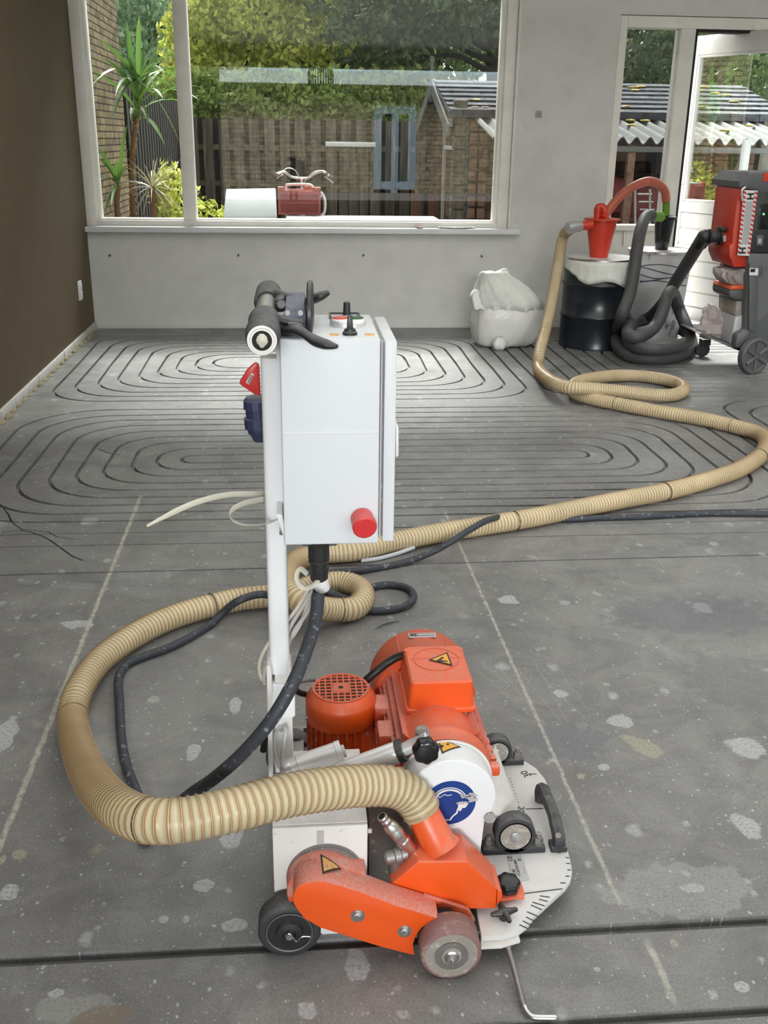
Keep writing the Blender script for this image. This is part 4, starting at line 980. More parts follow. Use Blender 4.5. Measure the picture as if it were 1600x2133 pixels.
# rear skirt strip running on behind the near roller
mb = MB().prism([p+Vector((0, .044, 0)) for p in QY(1.345, [(890, 1904), (985, 1934), (1000, 1958), (985, 1962), (890, 1930)])], (0, .010, 0))
mb.build('guard_skirt', M['orange_dusty'], gd, bevel=.0015)
for px, py in ((745, 1907), (843, 1939)):
    c = PY(px, py, 1.345); bo = MB().lathe(c, (0, -1, 0), [(0, .0125), (.0015, .0125), (.0016, .009), (.005, .0088), (.006, .006)], 20).build('bolt', M['steel'], gd)
    MB().cyl(c+Vector((0, -.005, 0)), c+Vector((0, -.0075, 0)), .0055, n=6).build('bolt_head', M['steel'], bo)
def tri_sign(pts, nrm, par, mat='yellow', sym=None, rim=.14):
    c = sum((Vector(p) for p in pts), Vector())/3; nrm = Vector(nrm).normalized()*.0004
    s_ = MB().prism([Vector(p)+nrm for p in pts], nrm).build('warning_sign', M['ink'], par, smooth=0)
    MB().prism([c+(Vector(p)-c)*(1-rim*1.6)+nrm*2.5 for p in pts], nrm*.5).build('sign_face', M[mat], s_, smooth=0)
    if sym:
        mb = MB(); 
        for poly in sym: mb.prism([p+nrm*3.5 for p in poly], nrm*.4)
        mb.build('symbol', M['ink'], s_, smooth=0)
    return s_
# worn triangle on the shoulder top: lies on the curved shell
def on_shell(px, py):
    # intersect the view ray with the cylinder of the shoulder
    d = ray(px, py); ox, oz = CAM.x-cx_, CAM.z-cz_
    A_, B_, C_ = d.x**2+d.z**2, 2*(ox*d.x+oz*d.z), ox*ox+oz*oz-(r_+.0006)**2
    t_ = (-B_-math.sqrt(max(0, B_*B_-4*A_*C_)))/(2*A_); return CAM+d*t_
tp = [on_shell(667, 1779), on_shell(672, 1821), on_shell(712, 1811)]
mb = MB()
def shelltri(mb, P3, lift, n=6):
    for i in range(n):
        for j in range(n-i):
            def q(a, b):
                p = P3[0]+(P3[1]-P3[0])*(a/n)+(P3[2]-P3[0])*(b/n); rad = Vector((p.x-cx_, 0, p.z-cz_)); rad.normalize(); return Vector((cx_+rad.x*(r_+lift), p.y, cz_+rad.z*(r_+lift)))
            mb.face([q(i, j), q(i+1, j), q(i, j+1)])
            if i+j < n-1: mb.face([q(i+1, j), q(i+1, j+1), q(i, j+1)])
shelltri(mb, tp, .0006); s0 = mb.build('warning_sign', M['ink'], so, smooth=0)
cc = sum(tp, Vector())/3; mb = MB(); shelltri(mb, [cc+(p-cc)*.75 for p in tp], .0011); mb.build('sign_face', M['wornyellow'], s0, smooth=0)

# ---- wheels
def wheel(name, c, r, w, mt_t, mt_f, hub=True, par=mach):
    """c = centre of the near face; the axle runs along +Y"""
    c = Vector(c)
    o = MB().lathe(c, FWD, [(.006, r*.40), (.004, r*.74), (.0, r*.78), (0, r*.93), (.004, r), (w-.004, r), (w, r*.93), (w, r*.3)], 48).build(name, M[mt_t], par, smooth=50)
    return o
c = PY(603, 1938, 1.378); c.z = .0545
w1 = wheel('wheel', c, .0545, .042, 'rubber', 'grey')
MB().lathe(c+Vector((0, .004, 0)), (0, -1, 0), [(0, .037), (.001, .037), (.001, .024), (.008, .022), (.010, .012), (.004, .010), (.004, .0001)], 32).build('hub', M['black'], w1)
MB().cyl(c+Vector((0, -.012, 0)), c+Vector((0, .0, 0)), .0062, n=12).build('axle', M['darksteel'], w1)
mb = MB().tube(spl([c+Vector((-.008, -.010, .002)), c+Vector((0, -.011, .008)), c+Vector((.008, -.011, -.004)), c+Vector((.012, -.011, -.010)), c+Vector((.022, -.011, .0)), c+Vector((.036, -.010, -.002))], .003), .0012, 6); mb.build('split_pin', M['steel'], w1)
MB().lathe(c+Vector((0, -.001, 0)), (0, -1, 0), [(0, .0415), (.0012, .0405), (.0, .0385)], 40, cap=False).build('rim_ring', M['grey'], w1)
c2 = PY(940, 1999, 1.308); c2.z = .0525
w2_ = wheel('guide_roller', c2, .0525, .050, 'dustwheel', 'wheelface')
MB().lathe(c2+Vector((0, .003, 0)), (0, -1, 0), [(0, .046), (.0035, .045), (.0035, .030), (.002, .030), (.002, .018), (.006, .017), (.007, .014)], 40).build('roller_face', M['wheelface'], w2_)
MB().lathe(c2+Vector((0, .0, 0)), (0, -1, 0), [(0, .028), (.0006, .028), (.0007, .017), (0, .017)], 40, cap=False).build('bearing_ring', M['darksteel'], w2_)
MB().lathe(c2+Vector((0, -.003, 0)), (0, -1, 0), [(0, .0135), (.002, .013), (.004, .010), (.009, .009), (.010, .0035), (.013, .003)], 24).build('axle_nut', M['steel'], w2_)
MB().cyl(c2+Vector((0, .06, 0)), c2+Vector((0, .14, 0)), .008).bx(c2.x-.03, c2.x+.01, 1.372, 1.385, .02, .085).build('roller_bracket', M['dark'], w2_)
for (x, y, nm) in ((c.x, 1.90, 'wheel'),):
    o = wheel(nm, (x, y, .0545), .0545, .042, 'rubber', 'grey'); MB().cyl((x, y-.01, .0545), (x, y+.05, .0545), .0062, n=10).build('axle', M['darksteel'], o)

# ---- white base plate with angle scale
PZt = .047
outl = [(1003, 1951), (1050, 1949), (1083, 1938), (1100, 1925), (1112, 1908), (1178, 1848), (1189, 1832), (1192, 1815), (1188, 1790), (1178, 1755), (1165, 1700), (1150, 1655), (1135, 1622), (1117, 1600), (1095, 1586), (1060, 1576), (1000, 1570), (960, 1600), (985, 1760), (990, 1880)]
bp = QZ(PZt, outl)
bpl = MB().prism(bp, (0, 0, -.011)).build('base_plate', M['plate'], mach, bevel=.0012)
# scale marks
mb = MB()
def mark(a, b, w=.0013, z=PZt):
    global mb
    p, q = PZ(*a, z+.0004), PZ(*b, z+.0004); d = (q-p).normalized(); s_ = Vector((-d.y, d.x, 0))*w; mb.face([p-s_, p+s_, q+s_, q-s_])
for k, (a, b) in enumerate((((1125, 1866), (1145, 1869)), ((1123, 1873), (1141, 1878)), ((1109, 1879), (1135, 1887)), ((1106, 1885), (1129, 1895)), ((1098, 1899), (1121, 1909)), ((1096, 1910), (1114, 1919)), ((1089, 1918), (1108, 1928)), ((1082, 1926), (1101, 1935)), 
              ((1178, 1786), (1186, 1787)), ((1179, 1798), (1188, 1799)), ((1182, 1812), (1190, 1812)), ((1178, 1825), (1187, 1825)), ((1167, 1839), (1179, 1839)), ((1155, 1768), (1182, 1771)),
              ((1103, 1612), (1118, 1612)), ((1095, 1685), (1132, 1684)))): mark(a, b)
for k in range(11): x = 1062+k*2.1; y = 1621+k*6.2; mark((x, y), (x+1.5+.2*(k % 3), y+1.5), .0009)
mb.build('scale_marking', M['ink'], bpl, smooth=0, normals=False)
mb = MB()
def vmark(px, py):
    p = PZ(px, py, PZt+.0002); q = p-Vector((0, 0, .010))
mb = MB(); pa, pb = PZ(1093, 1862, PZt+.0006), PZ(1172, 1852, PZt+.0006)
mb.prism([pa, pb, pb+Vector((0, .0018, 0)), pa+Vector((0, .0018, 0))], (0, 0, .0003)); mb.build('plate_joint', M['dark'], bpl, smooth=0)
xd = Vector((0, -1, 0)); yd = Vector((1, 0, 0))
text('figures', '30', PZ(1096, 1612, PZt+.0005), Vector((-.4, 1, 0)), Vector((-1, -.4, 0)), .024, M['ink'], bpl)
text('figures', '20', PZ(1085, 1686, PZt+.0005), Vector((-.2, -1, 0)), Vector((1, -.2, 0)), .020, M['ink'], bpl)
# type plate
tpz = PZt+.0006; c0, c1, c2_, c3 = [PZ(*p, tpz) for p in ((1056, 1782), (1087, 1780), (1104, 1834), (1068, 1838))]
pl_ = MB().prism([c0, c1, c2_, c3], (0, 0, .0004)).build('type_plate', M['sticker'], bpl, smooth=0)
u_ = (c1-c2_).normalized(); v_ = Vector((-u_.y, u_.x, 0))
cen_ = (c0+c1+c2_+c3)/4+Vector((0, 0, .0006))
for (s_, du, dv, sz) in (('C40', -.012, .009, .010), ('CE', .026, .009, .012), ('F1Q0705U000', .0, .001, .0075), ('32', .022, -.008, .009), ('-- -- ---', -.008, -.010, .006)):
    text('plate_text', s_, cen_+u_*du+v_*dv, u_, v_, sz, M['ink'], pl_)
# second plate under it and stand rod
MB().prism([p+Vector((0, 0, -.0115)) for p in QZ(PZt, [(1000, 1925), (1003, 1962), (1045, 1960), (1085, 1948), (1070, 1900)])], (0, 0, -.006)).build('under_plate', M['white_worn'], mach, bevel=.001)
rod = spl([PZ(1052, 1955, .030), PZ(1056, 1966, .028), PZ(1075, 2035, .017), PZ(1090, 2092, .008), PZ(1096, 2106, .006), PZ(1106, 2117, .005), PZ(1120, 2119.5, .005), PZ(1145, 2120, .005), PZ(1158, 2120, .005)], .004)
nr = len(rod)
MB().tube(rod, .0047, 14, radii=[.0047 if i < nr-2 else .003 for i in range(nr)]).build('guide_rod', M['darksteel'], mach)
bend = spl([PZ(1092, 2096, .0075), PZ(1096, 2106, .006), PZ(1106, 2117, .005), PZ(1120, 2119.5, .005), PZ(1152, 2120, .005), PZ(1163, 2120, .005)], .004)
MB().tube(bend, .0052, 14, radii=[.0053]*(len(bend)-2)+[.004, .002]).build('rod_tip', M['steel'], mach)

# ---- hex and star knobs
def knob(c, ax, r, lobes, h, name='knob', mat='gloss_black', depth=.055, par=mach):
    ax = Vector(ax).normalized(); u = ax.orthogonal().normalized(); v = ax.cross(u); c = Vector(c); L_ = []
    for hh, rr in ((0, .62), (.12, .95), (.35, 1), (.75, 1), (.92, .93), (1, .75)):
        L_.append([c+ax*h*hh+(u*math.cos(a)+v*math.sin(a))*r*rr*(1-depth+depth*math.cos(lobes*a)) for a in [2*math.pi*k/(lobes*8) for k in range(lobes*8)]])
    o = MB().loft(L_).build(name, M[mat], par, smooth=50)
    return o
kc = PZ(1057, 1850, PZt+.018)
knob(kc, (0, -.05, 1), .0235, 7, .020)
mb = MB().prism([PZ(*p, PZt+.012) for p in ((1035, 1868), (1040, 1845), (1085, 1838), (1093, 1862), (1092, 1874), (1075, 1873), (1040, 1880))], (0, 0, .003)); mb.build('locking_tab', M['orange'], mach, bevel=.001)
sc_ = PZ(1050, 1906, PZt+.008); L_ = []
mb = MB()
for k in range(4):
    a = R_(12+90*k); d_ = Vector((math.cos(a), math.sin(a), 0)); mb.tube([sc_+Vector((0, 0, .006)), sc_+d_*.012+Vector((0, 0, .006)), sc_+d_*.024+Vector((0, 0, .007)), sc_+d_*.0255+Vector((0, 0, .007))], .005, 10, radii=[.009, .0062, .0042, .003])
mb.lathe(sc_-Vector((0, 0, .008)), (0, 0, 1), [(0, .008), (.016, .009), (.019, .006)], 20)
mb.build('star_knob', M['black'], mach)

# ---- pillow block bearings and lifting handle
def bearing(c, r, ztop=PZt, nb=True):
    c = Vector(c); w = .030
    b_ = MB().bx(c.x-.062, c.x+.062, c.y, c.y+w, ztop, ztop+.014); b_.lathe(c, FWD, [(0, r), (w, r)], 40)
    o = b_.build('bearing_block', M['rubber'], mach, bevel=.002)
    MB().lathe(c+Vector((0, -.0008, 0)), FWD, [(0, r*.80), (.0, r*.74), (.004, r*.72), (.004, r*.60), (.001, r*.56), (.001, r*.40), (.003, r*.38), (.003, .001)], 40).build('bearing_ring', M['wheelface'], o)
    MB().lathe(c+Vector((0, -.004, 0)), FWD, [(0, r*.20), (.001, r*.27), (.02, r*.27)], 24).build('shaft_end', M['steel'], o)
    for s_ in (-1, 1):
        p = Vector((c.x+s_*.049, c.y+w/2, ztop+.014)); MB().cyl(p, p+Vector((0, 0, .003)), .012, n=20).cyl(p+Vector((0, 0, .003)), p+Vector((0, 0, .014)), .010, n=6).cyl(p+Vector((0, 0, .014)), p+Vector((0, 0, .022)), .006, n=14).build('bolt', M['darksteel'], o)
    return o
bc = PY(1074, 1743, 1.56); bearing((bc.x, 1.56, bc.z), .040)
bc2 = PZ(1036, 1568, PZt+.035); bearing((bc2.x, bc2.y, PZt+.035), .034)
h0, h1 = PZ(1128, 1668, PZt), PZ(1162, 1768, PZt)
hp_ = [h0, h0+Vector((-.002, .004, .024)), h0.lerp(h1, .06)+Vector((0, 0, .034)), h0.lerp(h1, .25)+Vector((0, 0, .037)), h0.lerp(h1, .6)+Vector((.002, 0, .037)), h0.lerp(h1, .85)+Vector((.0, 0, .034)), h1+Vector((0, 0, .026)), h1]
MB().tube(spl(hp_, .006), .0135, 8, flat=1.0, up=Vector((1, 0, 0))).build('lifting_handle', M['rubber'], mach, smooth=35)
MB().bx(h1.x-.016, h1.x+.016, h1.y-.012, h1.y+.016, PZt, PZt+.012).build('handle_foot', M['rubber'], mach, bevel=.002)
MB().cyl(PZ(1163, 1742, PZt+.032), PZ(1163, 1740, PZt+.038), .006, n=6).build('handle_bolt', M['darksteel'], mach)
# sloping gusset between plate and belt cover
gq = [PY(1028, 1553, 1.80), PY(1012, 1600, 1.66), PY(1000, 1700, 1.56), PY(1078, 1700, 1.62)]
MB().prism(gq, (.004, .0, .004)).build('gusset_plate', M['white_worn'], mach, bevel=.0008)

# ---- dust hood (orange) with hose spigot
hf = QY(1.40, [(812, 1846), (871, 1795), (974, 1795), (1036, 1853), (1034, 1894), (950, 1895), (860, 1865)])
off = Vector((.003, .078, .0))
bk = [Vector((p.x, 1.478, p.z)) for p in hf]
cx1 = sum((p.x for p in hf))/len(hf)
hood = MB().loft([hf, [Vector((cx1+(p.x-cx1)*1.0, 1.478, p.z)) for p in hf]]).build('dust_hood', M['orange'], mach, bevel=.004, seg=3, smooth=30)
MB().prism(QY(1.40, [(1036, 1853), (1036, 1888), (1046, 1868), (1046, 1858)]), (0, .07, 0)).build('hood_lip', M['orange'], hood, bevel=.001)
sa = Vector((PY(918, 1778, 1.437).x, 1.437, hf[1].z-.003)); sb = PY(878, 1688, 1.462)
MB().lathe(sa, sb-sa, [(0, .036), (.004, .034), (.010, .0305), ((sb-sa).length, .0295)], 40).build('hose_spigot', M['orange'], hood, smooth=50)
# water connector
wa, wb = PY(795, 1700, 1.43), PY(858, 1772, 1.44)
ax_ = (wb-wa).normalized(); LL = (wb-wa).length
MB().lathe(wa, ax_, [(0, .0085), (.003, .0095), (.006, .0075), (.010, .0075), (.013, .0095), (.020, .009), (.024, .012), (.035, .0135), (.037, .012), (.046, .0145), (.052, .0145), (.054, .013), (.066, .013), (.068, .0145), (LL, .014)], 28).build('water_coupling', M['steel'], mach, smooth=35)
MB().lathe(wa-ax_*.0003, ax_, [(0, .0062), (.0005, .0062)], 20).build('coupling_bore', M['dark'], mach)
va_, vb_ = PY(800, 1788, 1.43), PY(848, 1776, 1.435)
MB().lathe(va_, vb_-va_, [(0, .010), (.004, .013), (.018, .013), (.020, .016), (.030, .016), (.032, .012), ((vb_-va_).length, .012)], 18).cyl(PY(822, 1785, 1.43), PY(822, 1815, 1.435), .012, .011, 16).build('valve', M['darksteel'], mach, smooth=35)

# ---- belt cover disc (white, blue sign) in front of the big motor
c0 = PY(938, 1665, 1.50); rr = .5*(PY(1033, 1665, 1.5).x-PY(843, 1665, 1.5).x)
tear = []
a_end, a_st = -38, 205
for k in range(41):
    a = R_(a_end+(a_st-a_end)*k/40); tear.append(Vector((c0.x+rr*math.cos(a), 1.50, c0.z+rr*math.sin(a))))
tear += QY(1.50, [(850, 1760), (880, 1800), (958, 1815), (1000, 1785)])
bc_ = MB().prism(tear, (0, .055, 0)).build('belt_cover', M['white'], mach, bevel=.003, seg=3, smooth=30)
MB().prism([Vector((p.x*1.0, 1.556, p.z)) for p in [Vector((c0.x+(q.x-c0.x)*1.05, 0, c0.z+(q.z-c0.z)*1.03)) for q in tear]], (0, .006, 0)).build('cover_flange', M['white_worn'], bc_, bevel=.0015, smooth=30)
sc0 = PY(938, 1672, 1.4996); rb = .5*(PY(993, 1672, 1.5).x-PY(887, 1672, 1.5).x)
sg = MB().lathe((sc0.x, 1.4996, sc0.z), (0, -1, 0), [(0, rb), (.0004, rb)], 64).build('blue_sign', M['blue'], bc_, smooth=0)
lift = [1.4990]
def flat(name, poly, mat, par, y=0, th=.0003):
    lift[0] -= .00007; y = lift[0]
    return MB().prism([Vector((sc0.x+a*rb, y, sc0.z+b*rb)) for a, b in poly], (0, -th, 0)).build(name, M[mat], par, smooth=0)
def arc(r0, a0, a1, n=20): return [(r0*math.cos(R_(a0+(a1-a0)*k/n)), r0*math.sin(R_(a0+(a1-a0)*k/n))) for k in range(n+1)]
def ring(name, r0, r1, a0, a1, mat, cx=0, cy=0):
    return flat(name, [(x+cx, y+cy) for x, y in arc(r1, a0, a1)]+[(x+cx, y+cy) for x, y in arc(r0, a1, a0)], mat, sg)
ring('visor_line', .70, .74, 25, 168, 'stickerwhite', -.05, -.02); ring('visor_line', .58, .66, 35, 162, 'stickerwhite', -.05, -.02)
flat('face_outline', [(-.66, .18), (-.62, .22), (-.52, .34), (-.40, .30), (-.25, .42), (-.1, .36), (.05, .40), (.05, .37), (-.1, .33), (-.25, .39), (-.40, .27), (-.52, .30), (-.58, .18), (-.60, -.1), (-.55, -.4), (-.45, -.62), (-.47, -.66), (-.6, -.45), (-.66, -.1)], 'stickerwhite', sg)
flat('face_outline', [(-.42, -.70), (-.2, -.80), (.05, -.82), (.12, -.66), (.3, -.5), (.34, -.3), (.42, -.26), (.6, -.25), (.72, -.05), (.6, .05), (.4, -.02), (.28, -.28), (.24, -.46), (.08, -.62), (0, -.77), (-.2, -.76), (-.40, -.67)], 'stickerwhite', sg)
flat('ear_shape', [(.30, -.10), (.45, .05), (.62, .02), (.66, -.14), (.5, -.22), (.42, -.40), (.34, -.36)], 'stickerwhite', sg)
mb = MB(); r2 = random.Random(4)
for k in range(20):
    a, b = .28+.74*r2.random(), .42-.46*r2.random(); s1, s2 = .06+.13*r2.random(), .02+.045*r2.random(); an = R_(r2.uniform(-25, 15))
    poly = []
    for j in range(9):
        t_ = 2*math.pi*j/9; k2 = .6+.8*r2.random(); x, y = s1*math.cos(t_)*k2, s2*math.sin(t_)*k2; poly.append((a+x*math.cos(an)-y*math.sin(an), b+x*math.sin(an)+y*math.cos(an)))
    mb.prism([Vector((sc0.x+x*rb, 1.4984-.00004*k, sc0.z+y*rb)) for x, y in poly], (0, -.0002, 0))
mb.build('scratched_patch', paint('bare_scratch', (.55, .55, .56), .35, .2, wear=(.26, .26, .27), wear_amt=-.04, wear_scale=160), sg, smooth=0)
MB().cyl(PY(1020, 1702, 1.50), PY(1020, 1702, 1.492), .008, n=6).cyl(PY(1020, 1702, 1.4995), PY(1020, 1702, 1.497), .011, n=20).build('bolt', M['darksteel'], bc_)
# triangle sign lying on the curved rim
def on_rim(px, py, r):
    d = ray(px, py); ox, oz = CAM.x-c0.x, CAM.z-c0.z; A_, B_, C_ = d.x**2+d.z**2, 2*(ox*d.x+oz*d.z), ox*ox+oz*oz-r*r
    return CAM+d*((-B_-math.sqrt(max(0, B_*B_-4*A_*C_)))/(2*A_))
P3 = [on_rim(911, 1541, rr+.001), on_rim(961, 1556, rr+.001), on_rim(921, 1570, rr+.001)]
def rimtri(P3, lift, n=8):
    mb = MB()
    for i in range(n):
        for j in range(n-i):
            def q(a, b):
                p = P3[0]+(P3[1]-P3[0])*(a/n)+(P3[2]-P3[0])*(b/n); v = Vector((p.x-c0.x, 0, p.z-c0.z)).normalized(); return Vector((c0.x+v.x*(rr+lift), p.y, c0.z+v.z*(rr+lift)))
            mb.face([q(i, j), q(i+1, j), q(i, j+1)])
            if i+j < n-1: mb.face([q(i+1, j), q(i+1, j+1), q(i, j+1)])
    return mb
s0 = rimtri(P3, .0008).build('warning_sign', M['ink'], bc_, smooth=0, normals=False)
cc = sum(P3, Vector())/3; rimtri([cc+(p-cc)*.78 for p in P3], .0013).build('sign_face', M['yellow'], s0, smooth=0, normals=False)
mb = rimtri([cc+(p-cc)*.78*.0+Vector((.001*k, .003*(k-1), 0)) for k, p in enumerate(P3)], .0015); mb.bm.free()
for (dx, dy, r0_) in ((-.010, 0, .0045), (.002, .004, .0028)):
    p = cc+Vector((dx, dy, 0)); v = Vector((p.x-c0.x, 0, p.z-c0.z)).normalized(); p = Vector((c0.x+v.x*(rr+.0014), p.y, c0.z+v.z*(rr+.0014)))
    MB().lathe(p, v, [(0, r0_), (.0003, r0_)], 9).build('gear_symbol', M['ink'], s0)
# ---- clamping knob on the cover
kc = PY(887, 1562, 1.485); knob(kc+Vector((0, .012, -.002)), (0, -1, .1), .0245, 7, .024)

# ---- big motor
mx, mz = .2640, .205
body_y0, body_y1 = 1.585, 1.90
mb = MB().lathe((mx, body_y0, mz), FWD, [(0, .070), (0, .094), (.035, .098), (.040, .090), (.30, .090), (.315, .090)], 64)
mot = mb.build('motor', M['orange'], mach, smooth=40)
mb = MB()
for k in range(40):
    a = 2*math.pi*k/40
    if 50 < math.degrees(a) % 360 < 130: continue
    mb.box((mx+math.cos(a)*.0965, (body_y0+.045+body_y1)/2, mz+math.sin(a)*.0965), (.016, body_y1-body_y0-.06, .0028), Matrix.Rotation(-a, 3, 'Y'))
mb.build('cooling_fins', M['orange_dusty'], mot, smooth=0)
mb = MB()   # side lugs, left flank
for (z, y) in ((.235, 1.70), (.235, 1.80), (.19, 1.75)):
    mb.bx(mx-.118, mx-.085, y-.03, y+.03, z-.02, z+.02)
mb.build('side_lugs', M['orange_dusty'], mot, bevel=.006)
mb = MB()
for k in range(7): mb.bx(mx+.075, mx+.112, 1.60+.034*k, 1.622+.034*k, .20-.004*k, .222-.004*k)
mb.build('right_lugs', M['orange_dusty'], mot, bevel=.004)
fc = MB().lathe((mx, 1.885, mz), FWD, [(0, .112), (.06, .113), (.105, .113), (.125, .106), (.140, .085), (.143, .05)], 72).build('fan_cover', M['fan_orange'], mot, smooth=30)
for a in (118, 62):
    MB().box((mx+math.cos(R_(a))*.1135, 1.94, mz+math.sin(R_(a))*.1135), (.0015, .10, .0015)).build('cover_seam', M['orange'], fc, smooth=0)
lp = Vector((mx+.002, 1.965, mz+.1137))
lb = MB().bx(lp.x-.030, lp.x+.030, lp.y-.009, lp.y+.009, lp.z-.0015, lp.z+.0012).build('sticker', M['stickerwhite'], fc, smooth=0)
MB().bx(lp.x-.0285, lp.x+.0285, lp.y-.0078, lp.y+.0078, lp.z+.001, lp.z+.0014).build('sticker_border', M['darksteel'], lb, smooth=0)
text('sticker_text', 'IE2', Vector((lp.x-.020, lp.y, lp.z+.0016)), (1, 0, 0), (0, 1, 0), .014, M['ink'], lb, bold=.0003)
text('sticker_text', 'IS-DEIP2S9WSPZ', Vector((lp.x+.007, lp.y, lp.z+.0016)), (1, 0, 0), (0, 1, 0), .0058, M['stickerwhite'], lb, bold=.0001)
# terminal box
t0, t1 = PY(842, 1427, 1.71), PY(988, 1427, 1.71)
Y0, Y1, zt_, zb_ = 1.712, 1.862, PY(920, 1421, 1.71).z, .272
xa, xb = PY(856, 1421, 1.712).x, PY(986, 1421, 1.712).x
def rr_loop(x0, x1, y0, y1, z, r, sl=0):
    out = []
    for cx, cy, a0 in ((x1-r, y1-r, 0), (x0+r, y1-r, 90), (x0+r, y0+r, 180), (x1-r, y0+r, 270)):
        for k in range(5): a = R_(a0+90*k/4); out.append(Vector((cx+r*math.cos(a), cy+r*math.sin(a), z)))
    return out
tb = MB().loft([rr_loop(xa-.008, xb+.008, Y0-.004, Y1+.008, zt_-.020-.048, .010), rr_loop(xa-.008, xb+.008, Y0-.004, Y1+.008, zt_-.062, .010), rr_loop(xa-.004, xb+.004, Y0-.002, Y1+.004, zt_-.060, .010), rr_loop(xa-.004, xb+.004, Y0-.001, Y1+.004, zt_-.054, .01), rr_loop(xa, xb, Y0, Y1, zt_-.004, .010), rr_loop(xa+.004, xb-.004, Y0+.003, Y1-.004, zt_, .009)]).build('terminal_box', M['orange'], mot, smooth=28)
MB().loft([rr_loop(xa+.01, xb-.01, Y0+.005, Y1-.01, zt_-.068, .01), rr_loop(xa-.002, xb+.002, Y0-.02, Y1-.01, zt_-.10, .01)]).build('box_saddle', M['orange_dusty'], mot, bevel=.004)
ctb = Vector(((xa+xb)/2, (Y0+Y1)/2+.015, zt_+.0002)); rx_ = .047
MB().lathe(ctb, (0, 0, 1), [(0, rx_), (.0008, rx_), (.0008, rx_-.0014), (0, rx_-.0014)], 64, cap=False).bx(xa+.01, xb-.01, ctb.y+.004, ctb.y+.0055, zt_-.0004, zt_+.0006).build('lid_outline', M['fan_orange'], tb)
for (sx_, sy_) in ((-1, 1), (1, 1)): MB().cyl((ctb.x+sx_*.056, Y1-.018-.0, zt_-.006), (ctb.x+sx_*.056, Y1-.018, zt_+.001), .006).build('lid_screw', M['orange'], tb)
ts = [PZ(893, 1375, zt_+.0012), PZ(932, 1359, zt_+.0012), PZ(943, 1387, zt_+.0012)]
bolt_ = [[PZ(*p, zt_+.0012) for p in ((908, 1378), (922, 1369), (925, 1372), (917, 1376), (932, 1378), (933, 1380), (912, 1379))]]
tri_sign(ts, (0, 0, 1), tb, 'yellow', bolt_)
# cables of the motors
MB().tube(spl([PY(860, 1362, 1.86), PY(835, 1366, 1.87), PY(808, 1380, 1.87), PY(785, 1398, 1.86), PY(760, 1420, 1.86), PY(735, 1450, 1.87)], .01), .0085, 12).build('motor_cable', M['ink'], mot)

# ---- small upright motor
sc1 = Vector((.0785, 1.812, 0)); r0_ = .0735; zt2 = .283
sm = MB().lathe((sc1.x, sc1.y, 0), (0, 0, 1), [(.085, .055), (.085, .065), (.21, .065), (.215, r0_-.002), (.222, r0_), (.258, r0_), (.263, r0_-.0015), (zt2-.003, r0_-.015), (zt2-.003, .002)], 56).build('lift_motor', M['orange'], mach, smooth=32)
mb = MB()
for k in range(26): a = 2*math.pi*k/26; mb.box((sc1.x+math.cos(a)*.067, sc1.y+math.sin(a)*.067, .15), (.010, .0035, .13), Matrix.Rotation(a, 3, 'Z'))
mb.build('cooling_fins', M['orange_dusty'], sm, smooth=0)
rg = r0_-.0165
MB().lathe((sc1.x, sc1.y, zt2-.0028), (0, 0, 1), [(0, rg), (.0006, rg)], 40).build('grille_hollow', M['dark'], sm)
mb = MB(); npit = 9; pit = 2*rg/9.0
for k in range(10):
    x = -rg+pit*k; hh = math.sqrt(max(0, rg*rg-x*x))
    if hh > .004:
        mb.bx(sc1.x+x-.0015, sc1.x+x+.0015, sc1.y-hh, sc1.y+hh, zt2-.002, zt2).bx(sc1.x-hh, sc1.x+hh, sc1.y+x-.0015, sc1.y+x+.0015, zt2-.002, zt2+.0001)
mb.lathe((sc1.x, sc1.y, zt2-.0022), (0, 0, 1), [(0, rg+.002), (.0024, rg+.002), (.0024, rg-.003), (0, rg-.003)], 48, cap=False)
for k in range(40):   # close the outermost partial cells
    a = 2*math.pi*k/40
mb.bx(sc1.x-.0165, sc1.x+.0165, sc1.y-.0165, sc1.y+.0165, zt2-.002, zt2+.0004)
gr = mb.build('fan_grille', M['fan_orange'], sm, smooth=0)
MB().cyl((sc1.x, sc1.y, zt2+.0003), (sc1.x, sc1.y, zt2+.0009), .0052, n=20).build('centre_hole', M['dark'], gr)
for (px, py) in ((699, 1465), (761, 1450)):
    c = PZ(px, py, zt2-.006); MB().ball(c, .0035, 10).build('screw', M['steel'], sm)
for a in (-20, 195): MB().cyl((sc1.x+math.cos(R_(a))*(r0_-.001), sc1.y+math.sin(R_(a))*r0_, .225), (sc1.x+math.cos(R_(a))*(r0_+.004), sc1.y+math.sin(R_(a))*(r0_+.004), .225), .004).build('screw', M['steel'], sm)
MB().tube(spl([PY(640, 1447, 1.84), PY(622, 1442, 1.82), PY(612, 1430, 1.78), PY(605, 1425, 1.74)], .01), .0065, 10).build('motor_cable', M['ink'], sm)
MB().tube(spl([PY(655, 1416, 1.86), PY(635, 1418, 1.82), PY(612, 1424, 1.74)], .01), .004, 8).build('thin_cable', M['grey'], sm)
MB().bx(.0, .16, 1.73, 1.90, .062, .085).build('motor_bracket', M['darksteel'], sm, bevel=.002)

